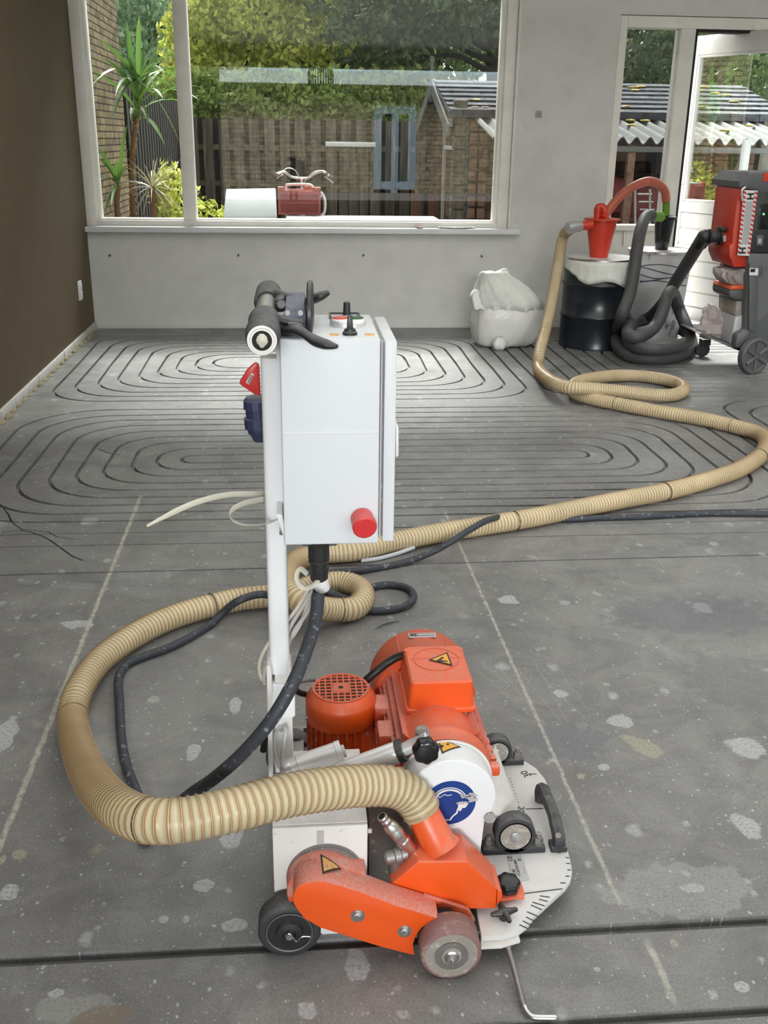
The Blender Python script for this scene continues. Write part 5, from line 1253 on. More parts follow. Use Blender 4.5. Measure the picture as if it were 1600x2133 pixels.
# ---- electric lift cylinder and telescopic tube
la, lb_ = PY(588, 1604, 1.55), PY(712, 1562, 1.565)
ax_ = (lb_-la).normalized(); LL = (lb_-la).length
lc = MB().lathe(la, ax_, [(0, .010), (.004, .0165), (.024, .0170), (.025, .0155), (.029, .0155), (.030, .0180), (LL-.012, .0180), (LL-.011, .0192), (LL-.001, .0192), (LL, .0175)], 40).build('lift_cylinder', M['alu'], mach, smooth=35)
MB().lathe(lb_-ax_*.004+Vector((0, 0, -.004)), ax_, [(0, .012), (.010, .012), (.011, .010)], 24).build('end_cap', M['lightgrey'], lc)
MB().ball(PY(598, 1602, 1.545), (.014, .012, .014), 16).build('joint', M['alu'], lc)
MB().tube(spl([PY(586, 1522, 1.57), PY(592, 1516, 1.56), PY(595, 1525, 1.55), PY(590, 1555, 1.54), PY(587, 1585, 1.535), PY(594, 1602, 1.53), PY(606, 1598, 1.53)], .005), .0035, 8).build('sensor_wire', M['lightgrey'], lc)
MB().tube(spl([PY(582, 1600, 1.57), PY(572, 1560, 1.575), PY(574, 1530, 1.58), PY(584, 1514, 1.575)], .005), .003, 8).build('sensor_wire', M['sticker'], lc)
ra, rb_ = PY(640, 1635, 1.58), PY(846, 1560, 1.56)
ax_ = (rb_-ra).normalized(); LL = (rb_-ra).length
rt_ = MB().lathe(ra, ax_, [(0, .0205), (LL-.018, .0205), (LL-.017, .0200)], 36).build('adjuster_tube', M['alu'], mach, smooth=35)
MB().lathe(rb_-ax_*.017, ax_, [(0, .0205), (.0005, .0222), (.013, .0222), (.0135, .018)], 36).build('black_collar', M['black'], rt_)
rc_ = PY(893, 1537, 1.555)
MB().lathe(rb_-ax_*.006, rc_-rb_, [(0, .0125), ((rc_-rb_).length+.004, .0125), ((rc_-rb_).length+.006, .010)], 30).build('inner_rod', M['alu'], rt_)
MB().lathe(PY(880, 1532, 1.575), (-.15, -.5, 1), [(0, .014), (.012, .014), (.013, .011), (.020, .011), (.021, .008)], 20).build('clevis', M['wheelface'], rt_)

# ---- post, flange and collar
ptop = PY(566, 742, 1.60); pbot = PY(583, 1395, 1.60)
def pq(pts, y=1.60): return QY(y, pts)
ax_ = (ptop-pbot).normalized()
L_ = []
for p in (pbot, ptop):
    L_.append([p+Vector((x, y, 0)) for x, y in [(.018*math.copysign(abs(math.cos(a))**.55, math.cos(a)), .018*math.copysign(abs(math.sin(a))**.55, math.sin(a))) for a in [2*math.pi*k/32 for k in range(32)]]])
post = MB().loft(L_).build('post', M['white'], mach, smooth=40)
low_ = []
qa, qb = PY(593, 1600, 1.60), PY(588, 1495, 1.60)
MB().prism(QY(1.583, [(572, 1380), (606, 1380), (612, 1610), (574, 1610)]), (0, .034, 0)).build('post_foot', M['white_worn'], post, bevel=.002)
MB().prism(QY(1.575, [(561, 1425), (614, 1427), (615, 1492), (609, 1497), (563, 1498)]), (0, .050, 0)).build('clamp_collar', M['white'], post, bevel=.003)
MB().prism(QY(1.56, [(555, 1388), (563, 1386), (566, 1400), (570, 1700), (561, 1700)]), (0, .09, 0)).build('side_flange', M['white_worn'], post, bevel=.0015)
MB().tube([PY(553, 1530, 1.60), PY(548, 1565, 1.60)], .006, 8).build('release_pin', M['black'], post)

# ---- handlebar
ha, hb_ = PY(546, 712, 1.37), PY(560, 605, 1.83)
ha.z = hb_.z = (ha.z+hb_.z)/2; hd = (hb_-ha).normalized(); HL = (hb_-ha).length
bar = MB().lathe(ha, hd, [(-.004, .0135), (-.004, .0165), (HL, .0165)], 32).build('handlebar', M['steel'], mach, smooth=40)
MB().lathe(ha-hd*.0045, hd, [(0, .0138), (.003, .0136)], 24).build('bar_bore', M['dark'], bar)
MB().ball(ha-hd*.001, (.0098, .006, .0105), 16, .25, 3).build('plug_foam', M['nylon'], bar)
gp = []
for k in range(25):
    f = k/24; r = .0235-.0015*math.cos(f*9) if 0 < k < 24 else .020; gp.append((f*.155, r))
MB().lathe(ha-hd*.002, hd, gp, 36).build('grip', M['rubber'], bar, smooth=60)
MB().lathe(ha-hd*.0025, hd, [(0, .0205), (0, .0168), (.002, .0165)], 32, cap=False).build('grip_end_ring', M['steel'], bar)
MB().lathe(ha+hd*(HL-.135), hd, [(0, .020), (.01, .0225), (.12, .0225), (.135, .019)], 36).build('grip', M['rubber'], bar, smooth=60)
# bar carrier on the post
MB().prism(QY(1.585, [(572, 700), (582, 700), (584, 765), (577, 765)]), (0, .03, 0)).build('bar_bracket', M['white'], post, bevel=.001)
# levers, clamps and switch module
def lever(pts, yy, radii, name='lever'):
    P = [PY(a, b, y) for (a, b), y in zip(pts, yy)]; Q = spl(P, .005); n = len(Q)
    rad = [np.interp(i/(n-1), np.linspace(0, 1, len(radii)), radii) for i in range(n)]
    return MB().tube(Q, .01, 14, radii=[float(r) for r in rad], flat=.75, up=Vector((0, 0, 1))).build(name, M['black'], bar, smooth=60)
lever([(590, 690), (618, 688), (638, 698), (662, 712), (690, 720), (702, 722)], [1.52, 1.50, 1.48, 1.465, 1.455, 1.45], [.008, .012, .0105, .0085, .0105, .010, .004])
lever([(595, 640), (620, 632), (645, 626), (665, 618), (678, 612), (686, 609)], [1.70, 1.70, 1.69, 1.68, 1.68, 1.68], [.008, .010, .008, .009, .011, .010, .005])
lever([(563, 655), (578, 664), (605, 672), (632, 672)], [1.52, 1.52, 1.52, 1.52], [.010, .009, .008, .006], 'grip_arm')
lever([(572, 612), (592, 617), (620, 622), (640, 628)], [1.70, 1.70, 1.70, 1.70], [.014, .010, .008, .006], 'grip_arm')
MB().prism(QY(1.515, [(572, 676), (602, 676), (603, 697), (572, 698)]), (0, .03, 0)).build('clamp_block', M['rubber'], bar, bevel=.002)
MB().prism(QY(1.50, [(598, 672), (630, 676), (640, 700), (622, 703), (600, 697)]), (0, .03, 0)).build('lever_housing', M['black'], bar, bevel=.004)
MB().prism(QY(1.62, [(572, 625), (592, 620), (594, 650), (574, 652)]), (0, .05, 0)).build('clamp_block', M['black'], bar, bevel=.004)
MB().cyl(PY(586, 634, 1.60), PY(586, 634, 1.62), .007, n=6).build('bolt', M['black'], bar)
zz = PY(610, 658, 1.56).z
cm = MB().loft([[Vector((p.x, p.y, zz-.02)) for p in (PZ(592, 660, zz), PZ(638, 660, zz), PZ(638, 625, zz), PZ(594, 625, zz))], [PZ(591, 656, zz), PZ(638, 656, zz), PZ(637, 622, zz), PZ(595, 622, zz)], [p+Vector((0, 0, .012)) for p in (PZ(594, 646, zz), PZ(635, 646, zz), PZ(635, 624, zz), PZ(597, 624, zz))]]).build('switch_module', M['navy'], bar, bevel=.003)
for px in (599, 626): MB().cyl(PY(px, 652, 1.545), PY(px, 651, 1.56), .004, n=14).build('module_screw', M['darksteel'], cm)
c = PY(646, 655, 1.60); MB().lathe((c.x-.004, 1.60, c.z), (1, -.05, 0), [(0, .050), (.002, .053), (.007, .053), (.009, .049)], 48).build('guard_disc', M['black'], bar, smooth=40)

# ---- control box
bx0, bx1 = PY(582, 708, 1.5).x, PY(793, 708, 1.5).x; bz0, bz1 = PY(700, 1134, 1.5).z, PY(700, 706, 1.5).z
BY0, BY1 = 1.50, 1.722
cbx = MB().bx(bx0, bx1, BY0, BY1, bz0, bz1).build('control_box', M['box_white'], mach, bevel=.003, seg=3)
MB().bx(bx1, bx1+.0065, BY0+.012, BY1-.012, bz0+.012, bz1-.006).build('door_gap_shade', M['darksteel'], cbx, smooth=0)  # dark strip put in for the shaded gap behind the box door
dz1 = PY(825, 710, 1.5).z; dx1 = PY(824, 900, 1.5).x
bd = MB().bx(bx1+.0065, dx1, BY0-.001, BY1-.003, bz0+.004, dz1).build('box_door', M['box_white'], cbx, bevel=.002)
MB().bx(bx1+.001, bx1+.0035, BY0+.002, BY0+.012, bz0+.012, bz1-.004).build('door_groove', M['lightgrey'], cbx, smooth=0)
MB().prism([PY(824, 885, 1.55), PY(831, 890, 1.55), PY(831, 950, 1.55), PY(824, 955, 1.55)], (0, .06, 0)).build('door_latch', M['stickerwhite'], bd, bevel=.003)
zl = PY(690, 902, 1.4985).z; MB().bx(bx0+.002, bx1-.002, 1.4992, 1.5002, zl-.0006, zl+.0006).build('dent_line', M['stickerwhite'], cbx, smooth=0)
MB().prism(QY(1.52, [(575, 1070), (588, 1072), (598, 1130), (594, 1130)]), (0, .15, 0)).build('mounting_bracket', M['white'], cbx, bevel=.001)
MB().cyl(PY(582, 1106, 1.56), PY(593, 1106, 1.56), .0075, n=6).build('bracket_bolt', M['steel'], cbx)
# top controls
zc_ = bz1
p = PZ(725, 677, zc_); L_ = []
for h, s_ in ((0, 1), (.006, 1.0), (.011, .90)):
    L_.append([Vector((p.x+.0295*s_*math.copysign(abs(math.cos(a))**.8, math.cos(a)), p.y+.030*s_*math.sin(a), zc_+h)) for a in [2*math.pi*k/40 for k in range(40)]])
dbl = MB().loft(L_).build('start_stop_switch', M['alu'], cbx, smooth=60)
for s_, mt in ((-1, 'red'), (1, 'green')):
    MB().lathe((p.x+s_*.013, p.y, zc_+.010), (0, 0, 1), [(0, .0125), (.003, .0115)], 24).build('push_button', M[mt], dbl)
p = PZ(729, 697, zc_); lv = MB().lathe((p.x, p.y, zc_), (0, 0, 1), [(0, .0115), (.004, .0115), (.006, .009), (.009, .0085)], 28).build('selector_knob', M['black'], cbx)
MB().loft([[Vector((p.x+a, p.y+b, zc_+.008)) for a, b in ((-.005, -.006), (.005, -.006), (.005, .006), (-.005, .006))], [Vector((p.x+a, p.y+b, zc_+.030)) for a, b in ((-.0035, -.004), (.0035, -.004), (.0035, .004), (-.0035, .004))]]).build('lever_grip', M['black'], lv, bevel=.001)
p = PZ(719, 663, zc_); mb = MB(); frame_rect(mb, p.x-.026, p.x+.026, 0, .05, .003, 0, .003)
bmesh.ops.transform(mb.bm, matrix=Matrix.Translation((0, p.y+.0-.01, zc_)) @ Matrix.Rotation(0, 4, 'X') @ Matrix.Scale(.14, 4, (0, 0, 1)) if False else Matrix.Translation((0, p.y-.012, zc_+.001)) @ Matrix(((1, 0, 0, 0), (0, 0, 1, 0), (0, 1, 0, 0), (0, 0, 0, 1))), verts=mb.bm.verts)
qp = mb.build('scale_plate', M['black'], cbx)
MB().lathe((p.x+.003, p.y+.004, zc_), (0, 0, 1), [(0, .012), (.003, .012), (.004, .008), (.006, .0065), (.026, .0055), (.027, .004)], 16).build('rotary_knob', M['black'], cbx, smooth=20)
for px, mt in ((696, 'wornyellow'), (770, 'wornyellow')):
    p = PZ(px, 697, zc_); MB().bx(p.x-.007, p.x+.007, p.y-.009, p.y+.009, zc_-.0002, zc_+.0004).build('small_label', M[mt], cbx, smooth=0)
# emergency stop
ea = PY(754, 1079, 1.50); es = MB().lathe(ea, (.10, -1, -.18), [(0, .0185), (.004, .0185), (.018, .0178), (.020, .0195), (.030, .0195), (.0325, .017)], 40).build('emergency_stop', M['red'], cbx, smooth=35)
# cable gland under the box
ga = PY(664, 1140, 1.60); gb_ = PY(665, 1208, 1.60); gd_ = (gb_-ga); GL = gd_.length
gl = MB().lathe(ga, gd_, [(-.004, .0185), (GL*.32, .0185), (GL*.36, .0150), (GL*.40, .0185), (GL*.43, .0185), (GL*.45, .0145), (GL*.56, .0145), (GL*.58, .0175), (GL*.66, .0175), (GL*.68, .0165), (GL*.97, .0155), (GL, .014)], 16).build('cable_gland', M['black'], cbx, smooth=15)
g2 = PY(672, 1230, 1.60); MB().lathe(PY(667, 1206, 1.60), g2-PY(667, 1206, 1.60), [(0, .0145), ((g2-PY(667, 1206, 1.60)).length*.8, .0145), ((g2-PY(667, 1206, 1.60)).length, .012)], 20).build('nut', M['stickerwhite'], gl)
MB().bx(ga.x-.028, ga.x-.012, 1.60, 1.64, bz0-.045, bz0).build('gland_block', M['grey'], gl, bevel=.003)
MB().bx(ga.x+.016, ga.x+.032, 1.60, 1.64, bz0-.045, bz0).build('gland_block', M['grey'], gl, bevel=.003)
# thick cable falling from the gland to the post foot, thin wires beside it
MB().tube(spl([PY(664, 1228, 1.60), PY(662, 1270, 1.59), PY(655, 1300, 1.58)], .01), .0105, 14).build('gland_cable', M['cable'], gl)
for k, pts in enumerate((((655, 1225), (630, 1265), (605, 1305), (590, 1340), (560, 1380), (550, 1410), (552, 1425)), ((645, 1222), (622, 1262), (600, 1292), (560, 1340), (541, 1380), (545, 1415), (560, 1422)), ((660, 1225), (640, 1275), (612, 1315), (598, 1350)), ((650, 1232), (630, 1290), (606, 1330), (585, 1345), (556, 1385), (548, 1400)))):
    MB().tube(spl([PY(a, b, 1.62+.006*k) for a, b in pts], .01), .0036, 8).build('thin_wire', M['sticker'] if k % 2 == 0 else M['nylon'], mach)
MB().tube(spl([PY(640, 1195, 1.60), PY(625, 1185, 1.59), PY(618, 1205, 1.585), PY(632, 1225, 1.585), PY(655, 1218, 1.58), PY(664, 1205, 1.59)], .005), .005, 8, flat=.4).build('wire_clip', M['nylon'], mach)
# blue plug and red flap behind the post
fl = MB().prism(QY(1.68, [(532, 755), (540, 760), (543, 825), (530, 822), (518, 814), (498, 800), (500, 794), (515, 770)]), (0, .012, 0)).build('socket_flap', M['red'], mach, bevel=.003)
bb = MB().prism(QY(1.679, [(524, 777), (529, 780), (519, 801), (512, 797)]), (0, .001, 0)).build('bar_code_sticker', M['stickerwhite'], fl, smooth=0)
mb = MB()
for k in range(6): a = .1+.15*k; mb.prism([Vector(PY(523-9*a, 779+19*a, 1.678)), Vector(PY(528-9*a, 781.5+19*a, 1.678)), Vector(PY(528-9*a-.8, 781.5+19*a+1.5, 1.678)), Vector(PY(523-9*a-.8, 779+19*a+1.5, 1.678))], (0, .0005, 0))
mb.build('bars', M['ink'], bb, smooth=0)
pc0, pc1 = PY(535, 826, 1.70), PY(543, 918, 1.70)
L_ = [(0, .019), (.006, .024), (.020, .025), (.021, .022), (.036, .022), (.037, .026), (.055, .026), (.056, .022), (.064, .021), (.066, .018), ((pc1-pc0).length, .012)]
MB().lathe(pc0, pc1-pc0, L_, 14).build('power_plug', M['navy'], mach, smooth=20)

# ================================================================== RIBBED SUCTION HOSE
def ribbed(name, pts, r, pitch, mat, n=18, amp=.0022, parent=None):
    P = spl(pts, pitch/4); N_ = len(P); bm = bmesh.new(); uvl = bm.loops.layers.uv.new('UVMap')
    t = (P[1]-P[0]).normalized(); u = t.orthogonal().normalized(); rings = []
    prof = (0, .15, 1.0, .15)
    for i in range(N_):
        t2 = (P[min(i+1, N_-1)]-P[max(i-1, 0)]).normalized(); q = t.rotation_difference(t2); u = q @ u; t = t2; u = (u-t*u.dot(t)).normalized(); v = t.cross(u)
        rr = r+amp*(prof[i % 4]-.5)
        rings.append([bm.verts.new(P[i]+(u*math.cos(2*math.pi*k/n)+v*math.sin(2*math.pi*k/n))*rr) for k in range(n)])
    for i in range(N_-1):
        for k in range(n):
            f = bm.faces.new((rings[i][k], rings[i][(k+1) % n], rings[i+1][(k+1) % n], rings[i+1][k])); f.smooth = True
            for l, (a, b) in zip(f.loops, ((i, k), (i, k+1), (i+1, k+1), (i+1, k))): l[uvl].uv = (a/4, b/n)
    bm.faces.new(rings[0][::-1]); bm.faces.new(rings[-1])
    me = bpy.data.meshes.new(name); bm.to_mesh(me); bm.free(); me.materials.append(mat)
    o = bpy.data.objects.new(name, me); COL.objects.link(o)
    if parent: attach(o, parent)
    return o, P
HR = .0355
zc_of = lambda p: (p-CAM).dot(fw)
zs = zc_of(sb)
near = [sa.lerp(sb, .93)] + [PD(*a) for a in ((868, 1672, zs-.002), (853, 1655, zs-.006), (832, 1643, zs-.014), (805, 1637, zs-.026), (760, 1636, 1.725), (700, 1641, 1.69), (600, 1656, 1.635), (500, 1683, 1.59), (400, 1705, 1.56), (340, 1711, 1.555), (285, 1703, 1.585), (235, 1674, 1.68), (195, 1628, 1.86), (168, 1572, 2.10))]
zf = HR+.002
flr = [PZ(a, b, zf) for a, b in ((152, 1505), (162, 1445), (200, 1385), (250, 1343), (310, 1307), (375, 1280), (445, 1260), (500, 1248), (555, 1242))]
loop = [PZ(a, b, z) for a, b, z in ((610, 1234, zf), (660, 1219, zf), (710, 1213, zf), (748, 1225, zf), (756, 1248, zf), (735, 1268, zf), (695, 1270, .05), (645, 1262, .085), (610, 1240, .10), (598, 1205, .09), (615, 1170, .06), (665, 1155, zf), (742, 1147, zf), (826, 1127, zf), (925, 1108, zf), (1000, 1096, zf), (1100, 1080, zf), (1200, 1060, zf), (1300, 1040, zf), (1390, 1023, zf), (1475, 1000, zf), (1545, 975, zf), (1592, 940, zf), (1588, 908, zf), (1530, 888, zf), (1450, 870, zf), (1375, 858, zf), (1300, 844, zf), (1240, 832, zf), (1198, 818, zf+.01), (1195, 802, zf+.02), (1230, 789, zf+.02), (1300, 782, zf), (1365, 787, zf), (1412, 799, zf), (1424, 813, zf), (1400, 823, zf), (1350, 822, zf+.01), (1290, 815, zf+.035), (1230, 810, .09), (1178, 806, .095), (1142, 790, .085))]
CY = 6.87
up_ = [PD(a, b, z) for a, b, z in ((1122, 768, 6.15), (1124, 735, 6.25), (1138, 680, 6.45), (1151, 620, 6.6), (1163, 550, 6.75), (1173, 494, 6.85))]
endp = PY(1192, 473, CY-.10); e2 = PY(1210, 471, CY-.08)
hose, hp = ribbed('suction_hose', near+flr+loop+up_+[endp], HR, .0136, M['hose'], amp=.0032)
tag(hose, 'long beige ribbed suction hose curling over the floor from machine to red cyclone', 'hose')
MB().tube([PY(1183, 476, CY-.11), endp, e2], HR+.004, 18, radii=[HR+.003, HR+.005, HR-.002]).build('tape_cuff', M['tape'], hose)
# printed bands round the hose
def band(px, py):
    best = min(range(2, len(hp)-2), key=lambda i: ((lambda q: (q[0]-px)**2+(q[1]-py)**2)(proj(hp[i]))))
    a, b = hp[best], hp[best+1]; d = (b-a).normalized()
    MB().lathe(a, d, [(0, HR+.0014), (.0035, HR+.0014), (.0035, HR-.001), (0, HR-.001)], 28, cap=False).build('printed_band', M['darksteel'] if False else paint('band_print', (.10, .075, .05), .6, wear=(.45, .33, .18), wear_amt=.05, wear_scale=70), hose)
def proj(p):
    d = p-CAM; z = d.dot(fw); return 800+FPX*d.dot(rt)/z, 1066.5+FPX*d.dot(dn)/z
for p in ((152, 1494), (442, 1261), (312, 1708), (708, 1272), (1072, 1083), (1385, 1024), (1527, 888), (1283, 841), (1585, 955)): band(*p)

# ---- black power cable
zb = .0115
cp = [PD(*a) for a in ((663, 1238, 1.715), (657, 1290, 1.70), (640, 1350, 1.655), (612, 1420, 1.61), (565, 1500, 1.60), (505, 1570, 1.64), (445, 1622, 1.72), (390, 1660, 1.80))]
cp += [PZ(a, b, z) for a, b, z in ((345, 1700, .03), (322, 1730, zb), (305, 1752, zb), (299, 1735, zb), (302, 1695, zb), (282, 1645, zb), (262, 1590, zb), (252, 1530, zb), (249, 1460, zb), (247, 1415, zb), (262, 1386, zb), (300, 1368, zb), (350, 1350, zb), (400, 1325, zb), (440, 1300, zb), (468, 1273, .04), (500, 1250, .085), (545, 1238, .08), (590, 1248, .08), (640, 1250, .03), (700, 1252, zb), (755, 1270, zb), (800, 1272, zb), (845, 1262, zb), (862, 1243, zb), (850, 1226, zb), (815, 1218, zb), (775, 1224, zb), (740, 1250, .02), (690, 1235, .09), (665, 1205, .10), (690, 1193, .03), (760, 1187, zb), (840, 1172, zb), (900, 1150, .03), (945, 1125, .07), (985, 1100, .085), (1020, 1082, .085), (1060, 1075, .03), (1100, 1078, zb), (1180, 1082, zb), (1260, 1078, zb), (1340, 1076, zb), (1450, 1070, zb), (1560, 1070, zb), (1680, 1072, zb))]
tag(MB().tube(spl(cp, .012), .0115, 12).build('power_cable', M['cable'], smooth=80), 'black dusty power cable looping over the floor and under the beige hose', 'cable')
# ---- cable tie
tp_ = [PD(306, 1096, 1.50), PD(340, 1078, 1.52), PD(385, 1056, 1.55), PD(430, 1040, 1.58), PD(480, 1030, 1.62), PD(530, 1029, 1.66), PY(575, 1036, 1.625)+Vector((0, .02, 0)), PY(597, 1048, 1.60)+Vector((.004, .012, 0)), PY(590, 1072, 1.572), PY(565, 1088, 1.568), PD(530, 1094, 1.58), PD(500, 1092, 1.56), PD(480, 1080, 1.56), PD(484, 1062, 1.58), PD(510, 1048, 1.61), PD(548, 1040, 1.66)]
q = spl(tp_, .006); n_ = len(q)
tie = MB()
tie.tube(q, .0042, 8, flat=.25, up=Vector((0, 1, 0)), radii=[.0046 if i > 9 else .0020+.00028*i for i in range(n_)])
tag(tie.build('cable_tie', M['nylon'], smooth=60), 'long translucent nylon cable tie looped round the white machine post', 'cable tie')
# ---- scraps on the floor
tag(MB().tube(spl([PZ(752, 1168, .008), PZ(790, 1163, .008), PZ(830, 1152, .009), PZ(862, 1140, .014)], .01), .0075, 12).build('clear_tube', paint('clear_tube', (.52, .54, .56), .25)), 'short piece of pale clear tube on the floor beside the beige hose', 'tube')
qq = spl([PZ(780, 1309, .004), PZ(795, 1300, .006), PZ(812, 1295, .006), PZ(832, 1293, .003)], .006)
tag(MB().tube(qq, .003, 8, radii=[.0005+.0045*math.sin(math.pi*(i+.3)/(len(qq))) for i in range(len(qq))], flat=.5).build('dark_splinter', M['darksteel']), 'thin dark curved splinter on the floor behind the orange motor', 'debris')

# ================================================================== DRUMS, CYCLONES, SACK
def drum(name, c, r0, r1, h, mat, hoops, label, group=None):
    t = thing(name, label, 'drum', (c.x, c.y, 0), group)
    prof = [(0, r0-.006), (.0, r0+.002), (.012, r0+.003), (.02, r0)]
    for z in hoops:
        rz = r0+(r1-r0)*z/h; prof += [(z-.016, rz), (z-.006, rz+.009), (z+.006, rz+.009), (z+.016, rz)]
    prof += [(h-.012, r1)]
    MB().lathe((c.x, c.y, 0.001), (0, 0, 1), prof, 64).build('body', mat, t, smooth=50)
    MB().lathe((c.x, c.y, 0), (0, 0, 1), [(h-.014, r1+.001), (h-.012, r1+.009), (h+.004, r1+.009), (h+.006, r1+.002), (h+.006, r1-.008), (h-.004, r1-.010)], 64).build('rim', M['steel'], t, smooth=50)
    return t
dc = Vector((PY(1241, 640, 6.90).x, 6.90, 0)); dr_ = (PY(1311, 640, 6.90).x-PY(1172, 640, 6.90).x)/2; dh = PY(1241, 533, 6.90-dr_*.0).z
dz = PY(1241, 544, 6.9-dr_).z
d1 = drum('dust_drum', dc, dr_, dr_, dz, M['drum'], [dz*.36, dz*.72], 'black steel drum under the red cyclone with a white bag over its rim')
MB().lathe((dc.x, dc.y, dz), (0, 0, 1), [(0, dr_-.006), (.004, dr_-.006)], 48).build('lid', M['stickerwhite'], d1)
# bag folded over the rim: scalloped skirt
mb = MB(); n = 96; L_ = []
lowz = lambda a: -.10-.11*max(0, math.cos(a-R_(-62)))**2-.03*math.cos(3*a+.6)-.02*math.sin(5*a)
for f in (0, .2, .4, .6, .8, 1):
    row = []
    for k in range(n):
        a = 2*math.pi*k/n; rr_ = dr_+.012+.005*math.sin(9*a+2*f)*f+.004*math.sin(23*a)*f+.022*f*max(0, math.cos(a-R_(-30)))**3
        row.append(Vector((dc.x+rr_*math.cos(a), dc.y+rr_*math.sin(a), dz-.008+lowz(a)*f*.85)))
    L_.append(row)
lo = mb.loft(L_, cap=False).build('drum_liner', M['bagclear'], smooth=80); md = lo.modifiers.new('thick', 'SOLIDIFY'); md.thickness = .0015
tag(lo, 'white plastic liner bag folded over the rim of the black drum', 'bag')
wc_ = Vector((PY(1373, 560, 7.12).x, 7.12, 0)); wr1 = (PY(1437, 530, 7.12).x-PY(1311, 530, 7.12).x)/2; wh_ = PY(1373, 527, 7.12-wr1).z
d2 = drum('steel_drum', wc_, wr1*.82, wr1, wh_, M['drum_white'], [], 'worn silver white drum under the black cyclone behind the grey hoses')
MB().lathe((wc_.x, wc_.y, wh_), (0, 0, 1), [(0, wr1-.008), (.003, wr1-.008)], 48).build('lid', M['stickerwhite'], d2)
mb = MB()
for k in range(9):
    z = wh_-.10-.014*k; rr_ = wr1*(.82+.18*z/wh_)+.001; P_ = []
    for j in range(14):
        a = R_(215+8*j); P_.append((wc_.x+rr_*math.cos(a), wc_.y+rr_*math.sin(a), z+.02*math.sin(j*.35+k*.8)))
    if k % 2 == 0: MB().tube(P_, .0035, 6).build('scribble', M['navy'], d2)
# red cyclone
ct, cb_ = PY(1251, 459, CY), PY(1247, 538, CY)
cy = thing('red_cyclone', 'red cone shaped cyclone separator standing on the black drum', 'cyclone', (cb_.x, CY, dz))
rt1 = (PY(1285, 459, CY).x-PY(1221, 459, CY).x)/2; rb1 = (PY(1265, 535, CY).x-PY(1229, 535, CY).x)/2
H1 = ct.z-dz-.004
MB().lathe((cb_.x, CY, dz+.005), (0, 0, 1), [(0, rb1), (H1*.85, rt1*.93), (H1, rt1*.95)], 40).build('cone', M['redplastic'], cy)
MB().lathe((cb_.x, CY, dz+.005+H1), (0, 0, 1), [(0, rt1*1.14), (.012, rt1*1.14)], 40).build('flange', M['redplastic'], cy, bevel=.002)
inl = MB().cyl(PY(1208, 471, CY-.08), PY(1234, 468, CY-.07), .030).build('inlet', M['redplastic'], cy)
zt0 = dz+.017+H1
o_ = MB().tube(spl([Vector((cb_.x-.03, CY, zt0-.01)), Vector((cb_.x-.035, CY, zt0+.06)), PY(1247, 432, CY), PY(1256, 432, CY), PY(1262, 446, CY-.02), PY(1256, 456, CY-.05)], .012), .026, 16).build('outlet_bend', M['redplastic'], cy, smooth=60)
# red hose to the black cyclone
rh = [PY(a, b, y) for a, b, y in ((1258, 452, CY+.04), (1268, 438, CY+.05), (1290, 411, CY+.06), (1317, 390, CY+.08), (1348, 378, CY+.12), (1371, 383, CY+.16), (1385, 398, CY+.18), (1388, 418, CY+.2))]
rhm = hosemat('red_ribbed_hose', (.50, .12, .07), (.30, .05, .03), (.60, .17, .10))
o, _ = ribbed('red_hose', rh, .030, .012, rhm, n=14, amp=.002); tag(o, 'red ribbed hose arching from the red cyclone to the black cyclone', 'hose')
# black cyclone
BYc = 7.10; zb2 = wh_+.004
bcx = PY(1382, 480, BYc).x
by = thing('black_cyclone', 'small black cone cyclone with green taped fittings on the silver drum', 'cyclone', (bcx, BYc, wh_))
zt3 = PY(1384, 448, BYc).z; rt3 = (PY(1404, 455, BYc).x-PY(1362, 455, BYc).x)/2
MB().lathe((bcx, BYc, zb2), (0, 0, 1), [(0, rt3*.62), ((zt3-zb2)*.8, rt3*.92), (zt3-zb2-.03, rt3), (zt3-zb2-.028, rt3*1.12), (zt3-zb2-.01, rt3*1.12), (zt3-zb2, rt3*.8)], 36).build('cone', M['gloss_black'], by, smooth=30)
MB().cyl((PY(1388, 445, BYc-.02).x, BYc-.02, zt3-.01), PY(1388, 416, BYc-.02), .026).build('top_fitting', M['greentape'], by)
MB().cyl(PY(1378, 452, BYc-.05), PY(1354, 449, BYc-.12), .034).build('side_fitting', M['greentape'], by)
# grey vacuum hose in coils
gh = [PY(1358, 448, 6.98), PY(1345, 453, 6.93), PY(1335, 478, 6.82), PY(1327, 520, 6.7), PY(1320, 570, 6.62), PY(1311, 615, 6.55), PY(1296, 655, 6.45), PZ(1285, 693, .12), PZ(1287, 722, .055), PZ(1312, 741, .045), PZ(1356, 747, .045), PZ(1405, 743, .045), PZ(1436, 727, .045), PZ(1440, 707, .05), PZ(1425, 690, .07), PZ(1390, 677, .08), PZ(1350, 674, .08), PZ(1318, 683, .085), PZ(1306, 703, .10), PZ(1322, 721, .12), PZ(1362, 727, .125), PZ(1408, 722, .125), PZ(1436, 706, .14), PZ(1428, 676, .22), PY(1415, 645, 6.62), PY(1404, 615, 6.55), PY(1396, 608, 6.48), PY(1388, 622, 6.42), PY(1380, 650, 6.38), PZ(1362, 683, .22), PZ(1330, 702, .19), PZ(1308, 696, .19), PZ(1316, 674, .18), PZ(1350, 663, .20), PY(1380, 634, 6.60), PY(1401, 598, 6.62), PY(1437, 540, 6.45), PY(1462, 500, 6.28)]
tag(MB().tube(spl(gh, .025), .041, 16).build('vacuum_hose', M['greytube'], smooth=80), 'thick dark grey vacuum hose coiled on the floor in front of the silver drum', 'hose')

